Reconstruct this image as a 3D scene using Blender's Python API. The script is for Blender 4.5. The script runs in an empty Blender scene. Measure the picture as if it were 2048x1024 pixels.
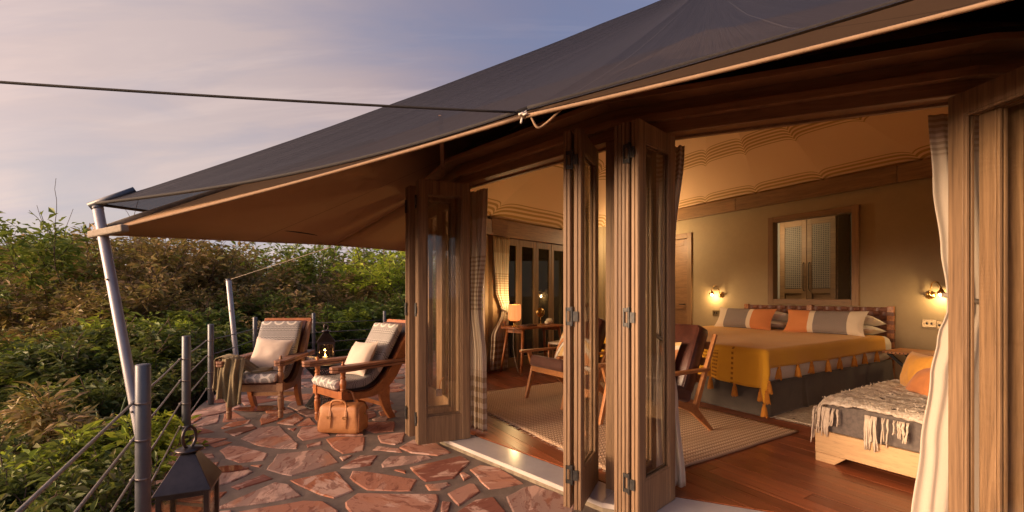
import bpy, math, random
import numpy as np
from mathutils import Vector, Matrix, noise as mnoise

rnd = random.Random(7)
scene = bpy.context.scene
col = scene.collection
R = math.radians

# ------------------------------------------------------------------ camera
F, YH, H = 870.0, 590.0, 1.27          # focal length and horizon row of the photograph, eye height
cam_d = bpy.data.cameras.new('camera')
cam = bpy.data.objects.new('camera', cam_d)
col.objects.link(cam)
cam.location = (0, 0, H)
cam.rotation_euler = (R(90), 0, 0)
cam_d.sensor_width = 36.0
cam_d.lens = F / 2048 * 36.0
cam_d.shift_y = (YH - 512) / 2048
cam_d.clip_start = 0.05
cam_d.clip_end = 3000
scene.camera = cam

# ------------------------------------------------------------------ light
SUN_EL, SUN_DIR = 9.0, (-0.915, -0.40)          # low evening sun, behind and left of the viewer
SUN_STRENGTH, SKY_STRENGTH, EXPOSURE = 2.8, 0.15, 1.1
sun_d = bpy.data.lights.new('sun', 'SUN')
sun_d.energy = SUN_STRENGTH
sun_d.angle = R(26.0)
sun_d.color = (1.0, 0.67, 0.38)
sun = bpy.data.objects.new('sun', sun_d)
col.objects.link(sun)
_l = math.hypot(*SUN_DIR)
to_sun = Vector((SUN_DIR[0] / _l * math.cos(R(SUN_EL)), SUN_DIR[1] / _l * math.cos(R(SUN_EL)), math.sin(R(SUN_EL))))
sun.rotation_euler = to_sun.to_track_quat('Z', 'Y').to_euler()

world = bpy.data.worlds.new('World')
scene.world = world
world.use_nodes = True
scene.view_settings.view_transform = 'Standard'
scene.view_settings.look = 'None'
scene.view_settings.gamma = 1.0
scene.view_settings.use_curve_mapping = False
scene.view_settings.exposure = EXPOSURE
scene.cycles.use_denoising = True
scene.cycles.max_bounces = 5
scene.cycles.adaptive_threshold = 0.02
scene.cycles.transparent_max_bounces = 12
scene.cycles.sample_clamp_indirect = 6.0
scene.cycles.caustics_reflective = False
scene.cycles.caustics_refractive = False


# ------------------------------------------------------------------ node helper
class NT:
    def __init__(s, tree):
        s.t = tree; s.n = tree.nodes; s.l = tree.links
    def node(s, typ, **kw):
        n = s.n.new(typ)
        for k, v in kw.items():
            setattr(n, k, v)
        return n
    def put(s, sock, val):
        if val is None:
            return
        if isinstance(val, bpy.types.NodeSocket):
            s.l.new(val, sock)
        else:
            try:
                sock.default_value = val
            except Exception:
                sock.default_value = (*val, 1.0) if len(val) == 3 else val
    def m(s, op, a, b=None, c=None, clamp=False):
        n = s.node('ShaderNodeMath', operation=op, use_clamp=clamp)
        s.put(n.inputs[0], a); s.put(n.inputs[1], b); s.put(n.inputs[2], c)
        return n.outputs[0]
    def vm(s, op, a, b=None):
        n = s.node('ShaderNodeVectorMath', operation=op)
        s.put(n.inputs[0], a); s.put(n.inputs[1], b)
        return n.outputs[0]
    def mix(s, f, a, b, blend='MIX'):
        n = s.node('ShaderNodeMix', data_type='RGBA', blend_type=blend)
        s.put(n.inputs[0], f)
        s.put(n.inputs[6], (*a, 1) if isinstance(a, tuple) and len(a) == 3 else a)
        s.put(n.inputs[7], (*b, 1) if isinstance(b, tuple) and len(b) == 3 else b)
        return n.outputs[2]
    def noise(s, vec, scale, detail=3.0, rough=0.55, dist=0.0):
        n = s.node('ShaderNodeTexNoise')
        s.put(n.inputs['Vector'], vec)
        n.inputs['Scale'].default_value = scale
        n.inputs['Detail'].default_value = detail
        n.inputs['Roughness'].default_value = rough
        n.inputs['Distortion'].default_value = dist
        return n.outputs['Fac']
    def ramp(s, f, stops, interp='LINEAR'):
        n = s.node('ShaderNodeValToRGB')
        e = n.color_ramp.elements
        n.color_ramp.interpolation = interp
        while len(e) < len(stops):
            e.new(0.5)
        for el, (p, c) in zip(e, stops):
            el.position = p
            el.color = (*c, 1) if len(c) == 3 else c
        s.put(n.inputs[0], f)
        return n.outputs[0]
    def smooth(s, x, a, b):
        n = s.node('ShaderNodeMapRange', interpolation_type='SMOOTHSTEP')
        s.put(n.inputs[0], x); n.inputs[1].default_value = a; n.inputs[2].default_value = b
        return n.outputs[0]
    def coord(s, kind='Object'):
        return s.node('ShaderNodeTexCoord').outputs[kind]
    def sep(s, v):
        n = s.node('ShaderNodeSeparateXYZ'); s.put(n.inputs[0], v)
        return n.outputs[0], n.outputs[1], n.outputs[2]
    def comb(s, x, y, z):
        n = s.node('ShaderNodeCombineXYZ')
        s.put(n.inputs[0], x); s.put(n.inputs[1], y); s.put(n.inputs[2], z)
        return n.outputs[0]
    def scale(s, v, sc, rot=(0, 0, 0), loc=(0, 0, 0)):
        n = s.node('ShaderNodeMapping')
        s.put(n.inputs[0], v)
        n.inputs['Scale'].default_value = sc; n.inputs['Rotation'].default_value = rot; n.inputs['Location'].default_value = loc
        return n.outputs[0]
    def bump(s, h, strength=0.3, dist=0.01):
        n = s.node('ShaderNodeBump')
        n.inputs['Strength'].default_value = strength
        n.inputs['Distance'].default_value = dist
        s.put(n.inputs['Height'], h)
        return n.outputs[0]
    def rand(s):
        return s.node('ShaderNodeObjectInfo').outputs['Random']
    def island(s):
        return s.node('ShaderNodeNewGeometry').outputs['Random Per Island']


# ------------------------------------------------------------------ sky
def build_sky():
    t = NT(world.node_tree)
    t.n.clear()
    out = t.node('ShaderNodeOutputWorld')
    bg = t.node('ShaderNodeBackground')
    sky = t.node('ShaderNodeTexSky', sky_type='NISHITA')
    sky.sun_disc = False
    sky.sun_elevation = R(SUN_EL)
    sky.sun_rotation = math.atan2(to_sun.x, to_sun.y)
    sky.air_density = 1.3
    sky.dust_density = 1.6
    sky.ozone_density = 3.0
    d = t.coord('Generated')
    x, y, z = t.sep(d)
    zz = t.m('ADD', t.m('MAXIMUM', z, 0.0), 0.22)
    px = t.m('DIVIDE', x, zz); py = t.m('DIVIDE', y, zz)
    plane = t.comb(px, py, 0.0)
    st = t.scale(plane, (0.55, 1.5, 1), rot=(0, 0, R(-28)))
    n1 = t.noise(st, 1.6, 6.0, 0.58, 0.6)
    n2 = t.noise(t.scale(plane, (0.5, 0.9, 1), rot=(0, 0, R(-20)), loc=(3.1, 1.7, 0)), 0.9, 3.0, 0.5)
    n3 = t.noise(t.scale(plane, (0.35, 2.6, 1), rot=(0, 0, R(-8)), loc=(1.1, 5.7, 0)), 2.2, 5.0, 0.6, 0.4)
    veil = t.smooth(t.m('ADD', t.m('MULTIPLY', n1, 0.6), t.m('MULTIPLY', n2, 0.62)), 0.40, 0.80)
    # thin high cloud, thicker towards the west (left), clear towards the north-east
    west = t.smooth(t.m('ADD', t.m('MULTIPLY', x, -1.0), t.m('MULTIPLY', z, -0.35)), -0.40, 0.50)
    cover = t.m('ADD', t.m('MULTIPLY', veil, t.m('ADD', 0.42, t.m('MULTIPLY', west, 0.3))), t.m('MULTIPLY', west, 0.72))
    cover = t.m('MULTIPLY', cover, 0.95, clamp=True)
    # evening glow spread through the cloud around the low sun
    sd = t.node('ShaderNodeVectorMath', operation='DOT_PRODUCT')
    t.put(sd.inputs[0], d); sd.inputs[1].default_value = tuple(to_sun)
    glow = t.m('POWER', t.m('MAXIMUM', t.m('ADD', t.m('MULTIPLY', sd.outputs['Value'], 0.5), 0.5), 0.0), 13.0)
    streak = t.smooth(n3, 0.48, 0.70)
    warm = t.mix(streak, (0.275, 0.195, 0.235), (0.50, 0.36, 0.35))
    low = t.smooth(z, 0.36, 0.02)
    cloudc = t.mix(t.m('MULTIPLY', t.m('ADD', t.m('MULTIPLY', west, 0.75), t.m('MULTIPLY', low, 0.35)), 1.0, clamp=True), warm, (0.64, 0.53, 0.505))
    cloudc = t.mix(t.m('MULTIPLY', t.smooth(z, 0.20, 0.02), t.smooth(n3, 0.42, 0.60)), cloudc, (0.47, 0.42, 0.50))
    base = t.mix(1.0, sky.outputs[0], (SKY_STRENGTH,) * 3, 'MULTIPLY')
    base = t.mix(0.6, base, (0.055, 0.072, 0.155))
    lit = t.mix(1.0, cloudc, t.comb(t.m('ADD', 0.55, t.m('MULTIPLY', glow, 7.0)), t.m('ADD', 0.55, t.m('MULTIPLY', glow, 5.4)), t.m('ADD', 0.55, t.m('MULTIPLY', glow, 4.0))), 'MULTIPLY')
    colr = t.mix(cover, base, lit)
    t.put(bg.inputs[0], colr)
    bg.inputs[1].default_value = 0.95
    t.l.new(bg.outputs[0], out.inputs[0])
build_sky()


# ------------------------------------------------------------------ materials
MAT = {}
def mk(name):
    m = bpy.data.materials.new(name)
    m.use_nodes = True
    t = NT(m.node_tree)
    p = t.n['Principled BSDF']
    MAT[name] = m
    return m, t, p

def basic(name, c1, c2=None, rough=0.6, scale=8.0, stretch=(1, 1, 1), detail=4, bump=0.15, bdist=0.003,
          metal=0.0, spec=0.5, vary=0.0, coords='Object', rot=(0, 0, 0), sheen=0.0, contrast=(0.3, 0.7), rvar=0.1):
    m, t, p = mk(name)
    v = t.scale(t.coord(coords), stretch, rot=rot)
    if vary:
        v = t.vm('ADD', v, t.vm('SCALE', t.comb(t.rand(), t.rand(), t.rand()), None)) if False else t.vm('ADD', v, t.comb(t.m('MULTIPLY', t.rand(), 37.0), t.m('MULTIPLY', t.rand(), 11.0), 0.0))
    n = t.noise(v, scale, detail, 0.6)
    fine = t.noise(v, scale * 7, 3, 0.6)
    c2 = c2 or tuple(x * 0.7 for x in c1)
    c = t.mix(t.smooth(n, *contrast), c2, c1)
    c = t.mix(t.m('MULTIPLY', fine, 0.3), c, tuple(x * 0.6 for x in c2))
    if vary:
        k = t.m('ADD', 1.0 - vary, t.m('MULTIPLY', t.rand(), 2 * vary))
        c = t.mix(1.0, c, t.comb(k, k, k), 'MULTIPLY')
    t.put(p.inputs['Base Color'], c)
    t.put(p.inputs['Roughness'], t.m('ADD', rough - rvar / 2, t.m('MULTIPLY', n, rvar)))
    p.inputs['Metallic'].default_value = metal
    p.inputs['Specular IOR Level'].default_value = spec
    if sheen:
        p.inputs['Sheen Weight'].default_value = sheen
    if bump:
        t.put(p.inputs['Normal'], t.bump(t.m('ADD', n, t.m('MULTIPLY', fine, 0.5)), bump, bdist))
    return m

def wood(name, c1, c2, rough=0.45, grain=(26, 26, 1.2), scale=1.0, rot=(0, 0, 0), vary=0.12, bump=0.2, coords='Object'):
    m, t, p = mk(name)
    r = t.rand()
    v = t.vm('ADD', t.coord(coords), t.comb(t.m('MULTIPLY', r, 13.0), t.m('MULTIPLY', r, 7.0), t.m('MULTIPLY', r, 5.0)))
    v = t.scale(v, tuple(g * scale for g in grain), rot=(0, 0, 0)) if rot == (0, 0, 0) else t.scale(t.scale(v, (1, 1, 1), rot=rot), tuple(g * scale for g in grain))
    n = t.noise(v, 1.0, 6, 0.62, 1.2)
    n2 = t.noise(v, 5.0, 3, 0.6)
    pores = t.smooth(n2, 0.52, 0.70)
    c = t.ramp(n, [(0.28, c2), (0.5, tuple((a + b) / 2 for a, b in zip(c1, c2))), (0.72, c1)])
    c = t.mix(t.m('MULTIPLY', pores, 0.35), c, tuple(x * 0.45 for x in c2))
    k = t.m('ADD', 1.0 - vary, t.m('MULTIPLY', r, 2 * vary))
    c = t.mix(1.0, c, t.comb(k, k, k), 'MULTIPLY')
    t.put(p.inputs['Base Color'], c)
    t.put(p.inputs['Roughness'], t.m('ADD', rough, t.m('MULTIPLY', n, 0.15)))
    t.put(p.inputs['Normal'], t.bump(t.m('ADD', n, t.m('MULTIPLY', pores, -0.6)), bump, 0.002))
    return m

wood('door_wood', (0.36, 0.225, 0.12), (0.135, 0.078, 0.042), 0.5, grain=(34, 34, 1.1), bump=0.3)
wood('door_wood_low', (0.26, 0.15, 0.08), (0.13, 0.07, 0.04), 0.42)
wood('header_wood', (0.36, 0.195, 0.09), (0.19, 0.10, 0.046), 0.42, grain=(2.0, 2.0, 30))
TR_ROT = (0, 0, -math.atan2(0.8566, -0.516))
wood('trim_wood', (0.33, 0.19, 0.085), (0.19, 0.105, 0.05), 0.45, grain=(1.3, 20, 20), rot=TR_ROT)
wood('trim_wood_upright', (0.33, 0.19, 0.085), (0.19, 0.105, 0.05), 0.45, grain=(20, 20, 1.3))
wood('chair_wood', (0.46, 0.165, 0.05), (0.26, 0.082, 0.028), 0.3, grain=(9, 9, 9))
wood('chair_wood_faded', (0.40, 0.22, 0.11), (0.26, 0.125, 0.06), 0.45, grain=(9, 9, 9))
wood('arm_wood', (0.34, 0.16, 0.085), (0.17, 0.07, 0.04), 0.4, grain=(14, 3, 14))
wood('oak_wood', (0.66, 0.44, 0.22), (0.50, 0.31, 0.15), 0.5, grain=(3, 3, 26), vary=0.05)
wood('danish_wood', (0.56, 0.25, 0.09), (0.38, 0.15, 0.055), 0.35, grain=(9, 9, 9))
wood('plank_wood', (0.36, 0.115, 0.046), (0.19, 0.055, 0.025), 0.22, grain=(1.1, 26, 26), rot=(0, 0, 0), vary=0.30, bump=0.08)
basic('mortar', (0.22, 0.168, 0.138), (0.145, 0.112, 0.092), 0.75, 9, bump=0.5, bdist=0.006)
basic('concrete', (0.36, 0.29, 0.20), (0.20, 0.16, 0.11), 0.85, 14, bump=0.5, bdist=0.006)
basic('marble', (0.50, 0.48, 0.50), (0.43, 0.41, 0.43), 0.16, 3, bump=0.03)
basic('marble_edge', (0.66, 0.60, 0.54), (0.56, 0.5, 0.45), 0.35, 5, bump=0.05)
basic('post_metal', (0.15, 0.16, 0.185), (0.115, 0.122, 0.14), 0.42, 6, metal=0.3, bump=0.05)
basic('pole_metal', (0.42, 0.41, 0.43), (0.34, 0.33, 0.35), 0.4, 5, metal=0.2, bump=0.05)
basic('cable_metal', (0.30, 0.26, 0.24), (0.16, 0.14, 0.13), 0.45, 60, metal=0.5, bump=0.3)
basic('rope_dark', (0.028, 0.022, 0.020), (0.016, 0.013, 0.012), 0.8, 90, bump=0.4)
basic('bronze', (0.105, 0.085, 0.08), (0.06, 0.05, 0.05), 0.3, 9, metal=0.85, bump=0.06)
basic('hinge_metal', (0.07, 0.065, 0.06), (0.04, 0.04, 0.04), 0.45, 60, metal=0.7, bump=0.15)
basic('brass', (0.70, 0.46, 0.18), (0.5, 0.31, 0.1), 0.28, 20, metal=1.0, bump=0.05)
basic('black_metal', (0.02, 0.02, 0.022), None, 0.45, 20, metal=0.5)
basic('black_cord', (0.022, 0.02, 0.02), (0.012, 0.011, 0.011), 0.6, 60, bump=0.3)
basic('steel', (0.6, 0.58, 0.55), None, 0.25, 20, metal=1.0, bump=0.0)
basic('cream_cloth', (0.70, 0.58, 0.48), (0.62, 0.50, 0.41), 0.9, 5, bump=0.25, bdist=0.004, sheen=0.2)
basic('shawl_cloth', (0.30, 0.235, 0.125), (0.22, 0.165, 0.085), 0.92, 7, bump=0.3, bdist=0.003, sheen=0.2)
basic('tan_leather', (0.62, 0.285, 0.11), (0.45, 0.18, 0.06), 0.5, 7, bump=0.45, bdist=0.006)
basic('tan_leather_dark', (0.44, 0.17, 0.055), (0.34, 0.125, 0.04), 0.45, 14, bump=0.15)
basic('brown_leather', (0.105, 0.034, 0.022), (0.055, 0.017, 0.012), 0.36, 10, bump=0.2, bdist=0.004)
basic('strap_leather', (0.20, 0.075, 0.042), (0.125, 0.043, 0.025), 0.42, 14, bump=0.15, vary=0.15)
basic('seat_suede', (0.13, 0.048, 0.032), (0.085, 0.03, 0.02), 0.75, 8, bump=0.2, sheen=0.15)
basic('burl_wood', (0.52, 0.22, 0.075), (0.25, 0.085, 0.03), 0.3, 40, bump=0.1)
basic('white_sheet', (0.80, 0.75, 0.68), (0.74, 0.68, 0.61), 0.85, 6, bump=0.3, bdist=0.006)
basic('grey_skirt', (0.105, 0.085, 0.068), (0.078, 0.064, 0.052), 0.9, 9, bump=0.2, sheen=0.2)
basic('grey_mattress', (0.19, 0.155, 0.135), (0.12, 0.10, 0.09), 0.92, 40, bump=0.25)
basic('orange_cloth', (0.66, 0.25, 0.075), (0.56, 0.2, 0.06), 0.9, 8, bump=0.2, sheen=0.2)
basic('mustard_cloth', (0.74, 0.36, 0.055), (0.62, 0.285, 0.04), 0.9, 6, bump=0.2, sheen=0.2)
basic('tassel', (0.58, 0.235, 0.03), (0.44, 0.165, 0.02), 0.95, 30, bump=0.4)
basic('wall_paint', (0.40, 0.30, 0.165), (0.37, 0.275, 0.15), 0.72, 2.5, bump=0.04)
basic('white_paint', (0.66, 0.63, 0.56), (0.6, 0.57, 0.5), 0.8, 3, bump=0.03)
basic('white_ceramic', (0.78, 0.70, 0.60), (0.66, 0.58, 0.48), 0.6, 12, bump=0.2)
basic('wax', (0.80, 0.70, 0.55), (0.75, 0.64, 0.48), 0.5, 9, bump=0.05)
basic('plate_metal', (0.36, 0.27, 0.15), (0.28, 0.2, 0.11), 0.3, 20, metal=0.9, bump=0.0)
basic('bark', (0.17, 0.105, 0.07), (0.09, 0.06, 0.042), 0.9, 16, bump=0.6, bdist=0.01)
basic('soil', (0.085, 0.058, 0.036), (0.045, 0.036, 0.022), 0.95, 3, bump=0.6, bdist=0.05)
basic('fringe_cloth', (0.74, 0.63, 0.50), (0.62, 0.51, 0.39), 0.95, 25, bump=0.5)
basic('book_cover', (0.10, 0.045, 0.03), None, 0.6, 20)
basic('tan_strap', (0.36, 0.30, 0.23), (0.27, 0.22, 0.165), 0.8, 40, bump=0.3)
basic('dark_cloth', (0.03, 0.02, 0.014), None, 0.95, 20)

def canvas(name, c1, c2, trans=0.15, bumps=0.25):
    m, t, p = mk(name)
    v = t.coord('Object')
    n = t.noise(v, 1.3, 4, 0.6)
    w = t.noise(t.scale(v, (1, 1, 1)), 160, 2, 0.5)
    c = t.mix(n, c2, c1)
    t.put(p.inputs['Base Color'], t.mix(t.m('MULTIPLY', w, 0.25), c, tuple(x * 0.6 for x in c2)))
    p.inputs['Roughness'].default_value = 0.9
    p.inputs['Specular IOR Level'].default_value = 0.2
    u_, v_, _ = t.sep(t.coord('UV'))
    sm = t.m('ABSOLUTE', t.m('SUBTRACT', t.m('FRACT', t.m('MULTIPLY', t.m('ADD', u_, 0.2), 2.0)), 0.5))
    seam = t.smooth(sm, 0.010, 0.004)
    wr = t.noise(t.comb(t.m('MULTIPLY', u_, 7.0), t.m('MULTIPLY', v_, 2.0), 0.0), 1.0, 4, 0.6)
    c = t.mix(t.m('MULTIPLY', seam, 0.55), t.mix(t.m('MULTIPLY', w, 0.25), c, tuple(x * 0.6 for x in c2)), tuple(x * 0.35 for x in c2))
    t.put(p.inputs['Base Color'], c)
    t.put(p.inputs['Normal'], t.bump(t.m('ADD', t.m('ADD', w, t.m('MULTIPLY', n, 3.0)), t.m('MULTIPLY', wr, 5.0)), bumps, 0.008))
    tr = t.node('ShaderNodeBsdfTranslucent')
    t.put(tr.inputs[0], c)
    mx = t.node('ShaderNodeMixShader')
    mx.inputs[0].default_value = trans
    t.l.new(p.outputs[0], mx.inputs[1]); t.l.new(tr.outputs[0], mx.inputs[2])
    t.l.new(mx.outputs[0], t.n['Material Output'].inputs[0])
canvas('tan_canvas', (0.44, 0.275, 0.155), (0.38, 0.235, 0.13), 0.04)
basic('hem_canvas', (0.36, 0.235, 0.14), (0.30, 0.19, 0.11), 0.9, 30, bump=0.3)

def shade_net():
    m, t, p = mk('shade_net')
    v = t.coord('UV')
    u_, v_, _ = t.sep(v)
    st = t.noise(t.comb(t.m('MULTIPLY', u_, 220.0), t.m('MULTIPLY', v_, 5.0), 0.0), 1.0, 3, 0.6)
    big = t.noise(t.coord('Object'), 0.7, 4, 0.55)
    c = t.mix(st, (0.014, 0.015, 0.024), (0.030, 0.030, 0.042))
    c = t.mix(t.m('MULTIPLY', big, 0.5), c, (0.024, 0.022, 0.026))
    sm = t.m('ABSOLUTE', t.m('SUBTRACT', t.m('FRACT', t.m('MULTIPLY', t.m('ADD', u_, 0.11), 3.0)), 0.5))
    seam = t.smooth(sm, 0.012, 0.004)
    c = t.mix(t.m('MULTIPLY', seam, 0.22), c, (0.10, 0.095, 0.105))
    t.put(p.inputs['Base Color'], c)
    p.inputs['Roughness'].default_value = 0.8
    p.inputs['Specular IOR Level'].default_value = 0.2
    wr = t.noise(t.comb(t.m('MULTIPLY', u_, 9.0), t.m('MULTIPLY', v_, 1.6), 0.0), 1.0, 4, 0.6)
    t.put(p.inputs['Normal'], t.bump(t.m('ADD', t.m('ADD', st, big), t.m('ADD', t.m('MULTIPLY', wr, 6.0), t.m('MULTIPLY', seam, 1.0))), 0.4, 0.012))
    tr = t.node('ShaderNodeBsdfTransparent')
    tr.inputs[0].default_value = (0.85, 0.85, 0.9, 1)
    mx = t.node('ShaderNodeMixShader')
    t.put(mx.inputs[0], t.m('ADD', 0.10, t.m('MULTIPLY', st, 0.14)))
    t.l.new(p.outputs[0], mx.inputs[1]); t.l.new(tr.outputs[0], mx.inputs[2])
    t.l.new(mx.outputs[0], t.n['Material Output'].inputs[0])
shade_net()

def lining():
    # UV: u counts panels, v runs from the wall plate (0) to the peak (1); printed stripes dip at each seam
    m, t, p = mk('lining')
    u_, v_, _ = t.sep(t.coord('UV'))
    fr = t.m('ABSOLUTE', t.m('SUBTRACT', t.m('FRACT', u_), 0.5))
    tri = t.m('MULTIPLY', fr, 2.0)
    cusp = t.m('MULTIPLY', t.m('POWER', tri, 9.0), 0.022)
    wob = t.m('MULTIPLY', t.m('SINE', t.m('MULTIPLY', tri, 9.0)), 0.0)
    s = t.m('ADD', t.m('ADD', v_, cusp), wob)
    stripe = t.smooth(t.m('ABSOLUTE', t.m('SUBTRACT', t.m('FRACT', t.m('MULTIPLY', s, 50.0)), 0.5)), 0.20, 0.28)
    def band(a, b):
        return t.m('MULTIPLY', t.m('GREATER_THAN', s, a), t.m('LESS_THAN', s, b))
    mask = t.m('ADD', band(0.0, 0.08), band(0.30, 0.40), clamp=True)
    n = t.noise(t.coord('Object'), 1.5, 3, 0.5)
    w = t.noise(t.coord('Object'), 180, 2, 0.5)
    c = t.mix(n, (0.70, 0.47, 0.275), (0.76, 0.52, 0.31))
    seam = t.smooth(fr, 0.495, 0.4985)
    c = t.mix(t.m('MULTIPLY', seam, 0.35), c, (0.75, 0.55, 0.35))
    c = t.mix(t.m('MULTIPLY', t.m('MULTIPLY', stripe, mask), 0.85), c, (0.36, 0.20, 0.055))
    t.put(p.inputs['Base Color'], c)
    p.inputs['Roughness'].default_value = 0.92
    p.inputs['Specular IOR Level'].default_value = 0.15
    t.put(p.inputs['Normal'], t.bump(t.m('ADD', w, t.m('MULTIPLY', n, 4.0)), 0.2, 0.004))
lining()

def glass(name, tint=(1, 1, 1), refl=1.0, ior=1.5):
    m, t, p = mk(name)
    t.n.remove(p)
    tr = t.node('ShaderNodeBsdfTransparent'); tr.inputs[0].default_value = (*tint, 1)
    gl = t.node('ShaderNodeBsdfGlossy'); gl.inputs['Roughness'].default_value = 0.02
    lw = t.node('ShaderNodeLayerWeight'); lw.inputs[0].default_value = 0.5
    fz = t.m('ADD', 0.04, t.m('MULTIPLY', t.m('POWER', lw.outputs['Facing'], 5.0), 0.9))
    mx = t.node('ShaderNodeMixShader')
    t.put(mx.inputs[0], t.m('MULTIPLY', fz, refl, clamp=True))
    t.l.new(tr.outputs[0], mx.inputs[1]); t.l.new(gl.outputs[0], mx.inputs[2])
    t.l.new(mx.outputs[0], t.n['Material Output'].inputs[0])
glass('pane_glass', (0.985, 0.98, 0.965), 0.8)
glass('lantern_glass', (0.90, 0.86, 0.78), 0.9)
glass('screened_glass', (0.20, 0.19, 0.16), 1.2)
glass('mirror_glass', (0.1, 0.1, 0.1), 30.0)

def emit(name, color, strength, base=(0.8, 0.6, 0.4)):
    m, t, p = mk(name)
    p.inputs['Base Color'].default_value = (*base, 1)
    p.inputs['Emission Color'].default_value = (*color, 1)
    p.inputs['Emission Strength'].default_value = strength
emit('bulb_glow', (1.0, 0.62, 0.25), 60)
emit('globe_glow', (1.0, 0.75, 0.45), 6)
emit('flame_glow', (1.0, 0.55, 0.16), 30)

def lamp_shade():
    m, t, p = mk('lamp_shade')
    v = t.scale(t.coord('Object'), (1, 1, 1))
    x, y, z = t.sep(v)
    n = t.noise(t.comb(t.m('MULTIPLY', x, 60.0), t.m('MULTIPLY', y, 60.0), t.m('MULTIPLY', z, 2.5)), 1.0, 3, 0.6)
    c = t.mix(n, (0.62, 0.16, 0.04), (0.9, 0.36, 0.12))
    t.put(p.inputs['Base Color'], c)
    p.inputs['Roughness'].default_value = 0.6
    t.put(p.inputs['Emission Color'], c)
    p.inputs['Emission Strength'].default_value = 0.55
lamp_shade()

def stone():
    m, t, p = mk('sandstone')
    r = t.rand()
    ob = t.coord('Object')
    v = t.vm('ADD', ob, t.comb(t.m('MULTIPLY', r, 91.0), t.m('MULTIPLY', r, 47.0), 0.0))
    ang = t.node('ShaderNodeVectorRotate', rotation_type='Z_AXIS')
    t.put(ang.inputs[0], v); t.put(ang.inputs['Angle'], t.m('MULTIPLY', r, 6.0))
    sv = t.scale(ang.outputs[0], (1.0, 2.1, 1.0))
    base = t.ramp(r, [(0.0, (0.33, 0.125, 0.072)), (0.16, (0.44, 0.19, 0.115)), (0.33, (0.25, 0.088, 0.056)),
                      (0.5, (0.48, 0.235, 0.155)), (0.66, (0.40, 0.14, 0.062)), (0.74, (0.36, 0.235, 0.19)), (0.82, (0.46, 0.24, 0.17)), (0.90, (0.30, 0.17, 0.13)), (0.95, (0.15, 0.068, 0.038))], 'CONSTANT')
    n = t.noise(sv, 2.6, 5, 0.62, 0.8)
    n2 = t.noise(sv, 8.0, 4, 0.65, 0.6)
    fine = t.noise(ob, 90, 3, 0.65)
    c = t.mix(t.m('MULTIPLY', t.smooth(n, 0.50, 0.58), t.smooth(r, 0.10, 0.4)), base, t.mix(n2, (0.58, 0.34, 0.25), (0.72, 0.52, 0.42)))
    c = t.mix(t.m('MULTIPLY', t.smooth(n2, 0.52, 0.62), 0.7), c, (0.19, 0.058, 0.036))
    c = t.mix(t.m('MULTIPLY', t.smooth(t.noise(sv, 1.7, 3, 0.5), 0.56, 0.68), 0.55), c, (0.50, 0.175, 0.055))
    c = t.mix(t.m('MULTIPLY', fine, 0.28), c, (0.18, 0.06, 0.035))
    geo = t.node('ShaderNodeNewGeometry').outputs['Position']
    wet = t.smooth(t.noise(geo, 0.9, 5, 0.7), 0.54, 0.64)
    c = t.mix(t.m('MULTIPLY', wet, 0.25), c, t.mix(1.0, c, (0.55, 0.5, 0.5), 'MULTIPLY'))
    hs = t.node('ShaderNodeHueSaturation'); hs.inputs['Saturation'].default_value = 0.97
    t.put(hs.inputs['Color'], c)
    t.put(p.inputs['Base Color'], hs.outputs[0])
    p.inputs['Specular IOR Level'].default_value = 0.35
    t.put(p.inputs['Roughness'], t.m('SUBTRACT', 0.80, t.m('MULTIPLY', wet, 0.42)))
    t.put(p.inputs['Normal'], t.bump(t.m('ADD', t.m('ADD', n, t.m('MULTIPLY', n2, 0.5)), t.m('MULTIPLY', fine, 0.12)), 0.35, 0.012))
stone()

def puddle():
    m, t, p = mk('puddle_water')
    p.inputs['Base Color'].default_value = (0.16, 0.05, 0.03, 1)
    p.inputs['Roughness'].default_value = 0.03
    p.inputs['Specular IOR Level'].default_value = 0.7
    n = t.noise(t.coord('Object'), 14, 3, 0.5)
    t.put(p.inputs['Normal'], t.bump(n, 0.12, 0.01))
puddle()

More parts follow.
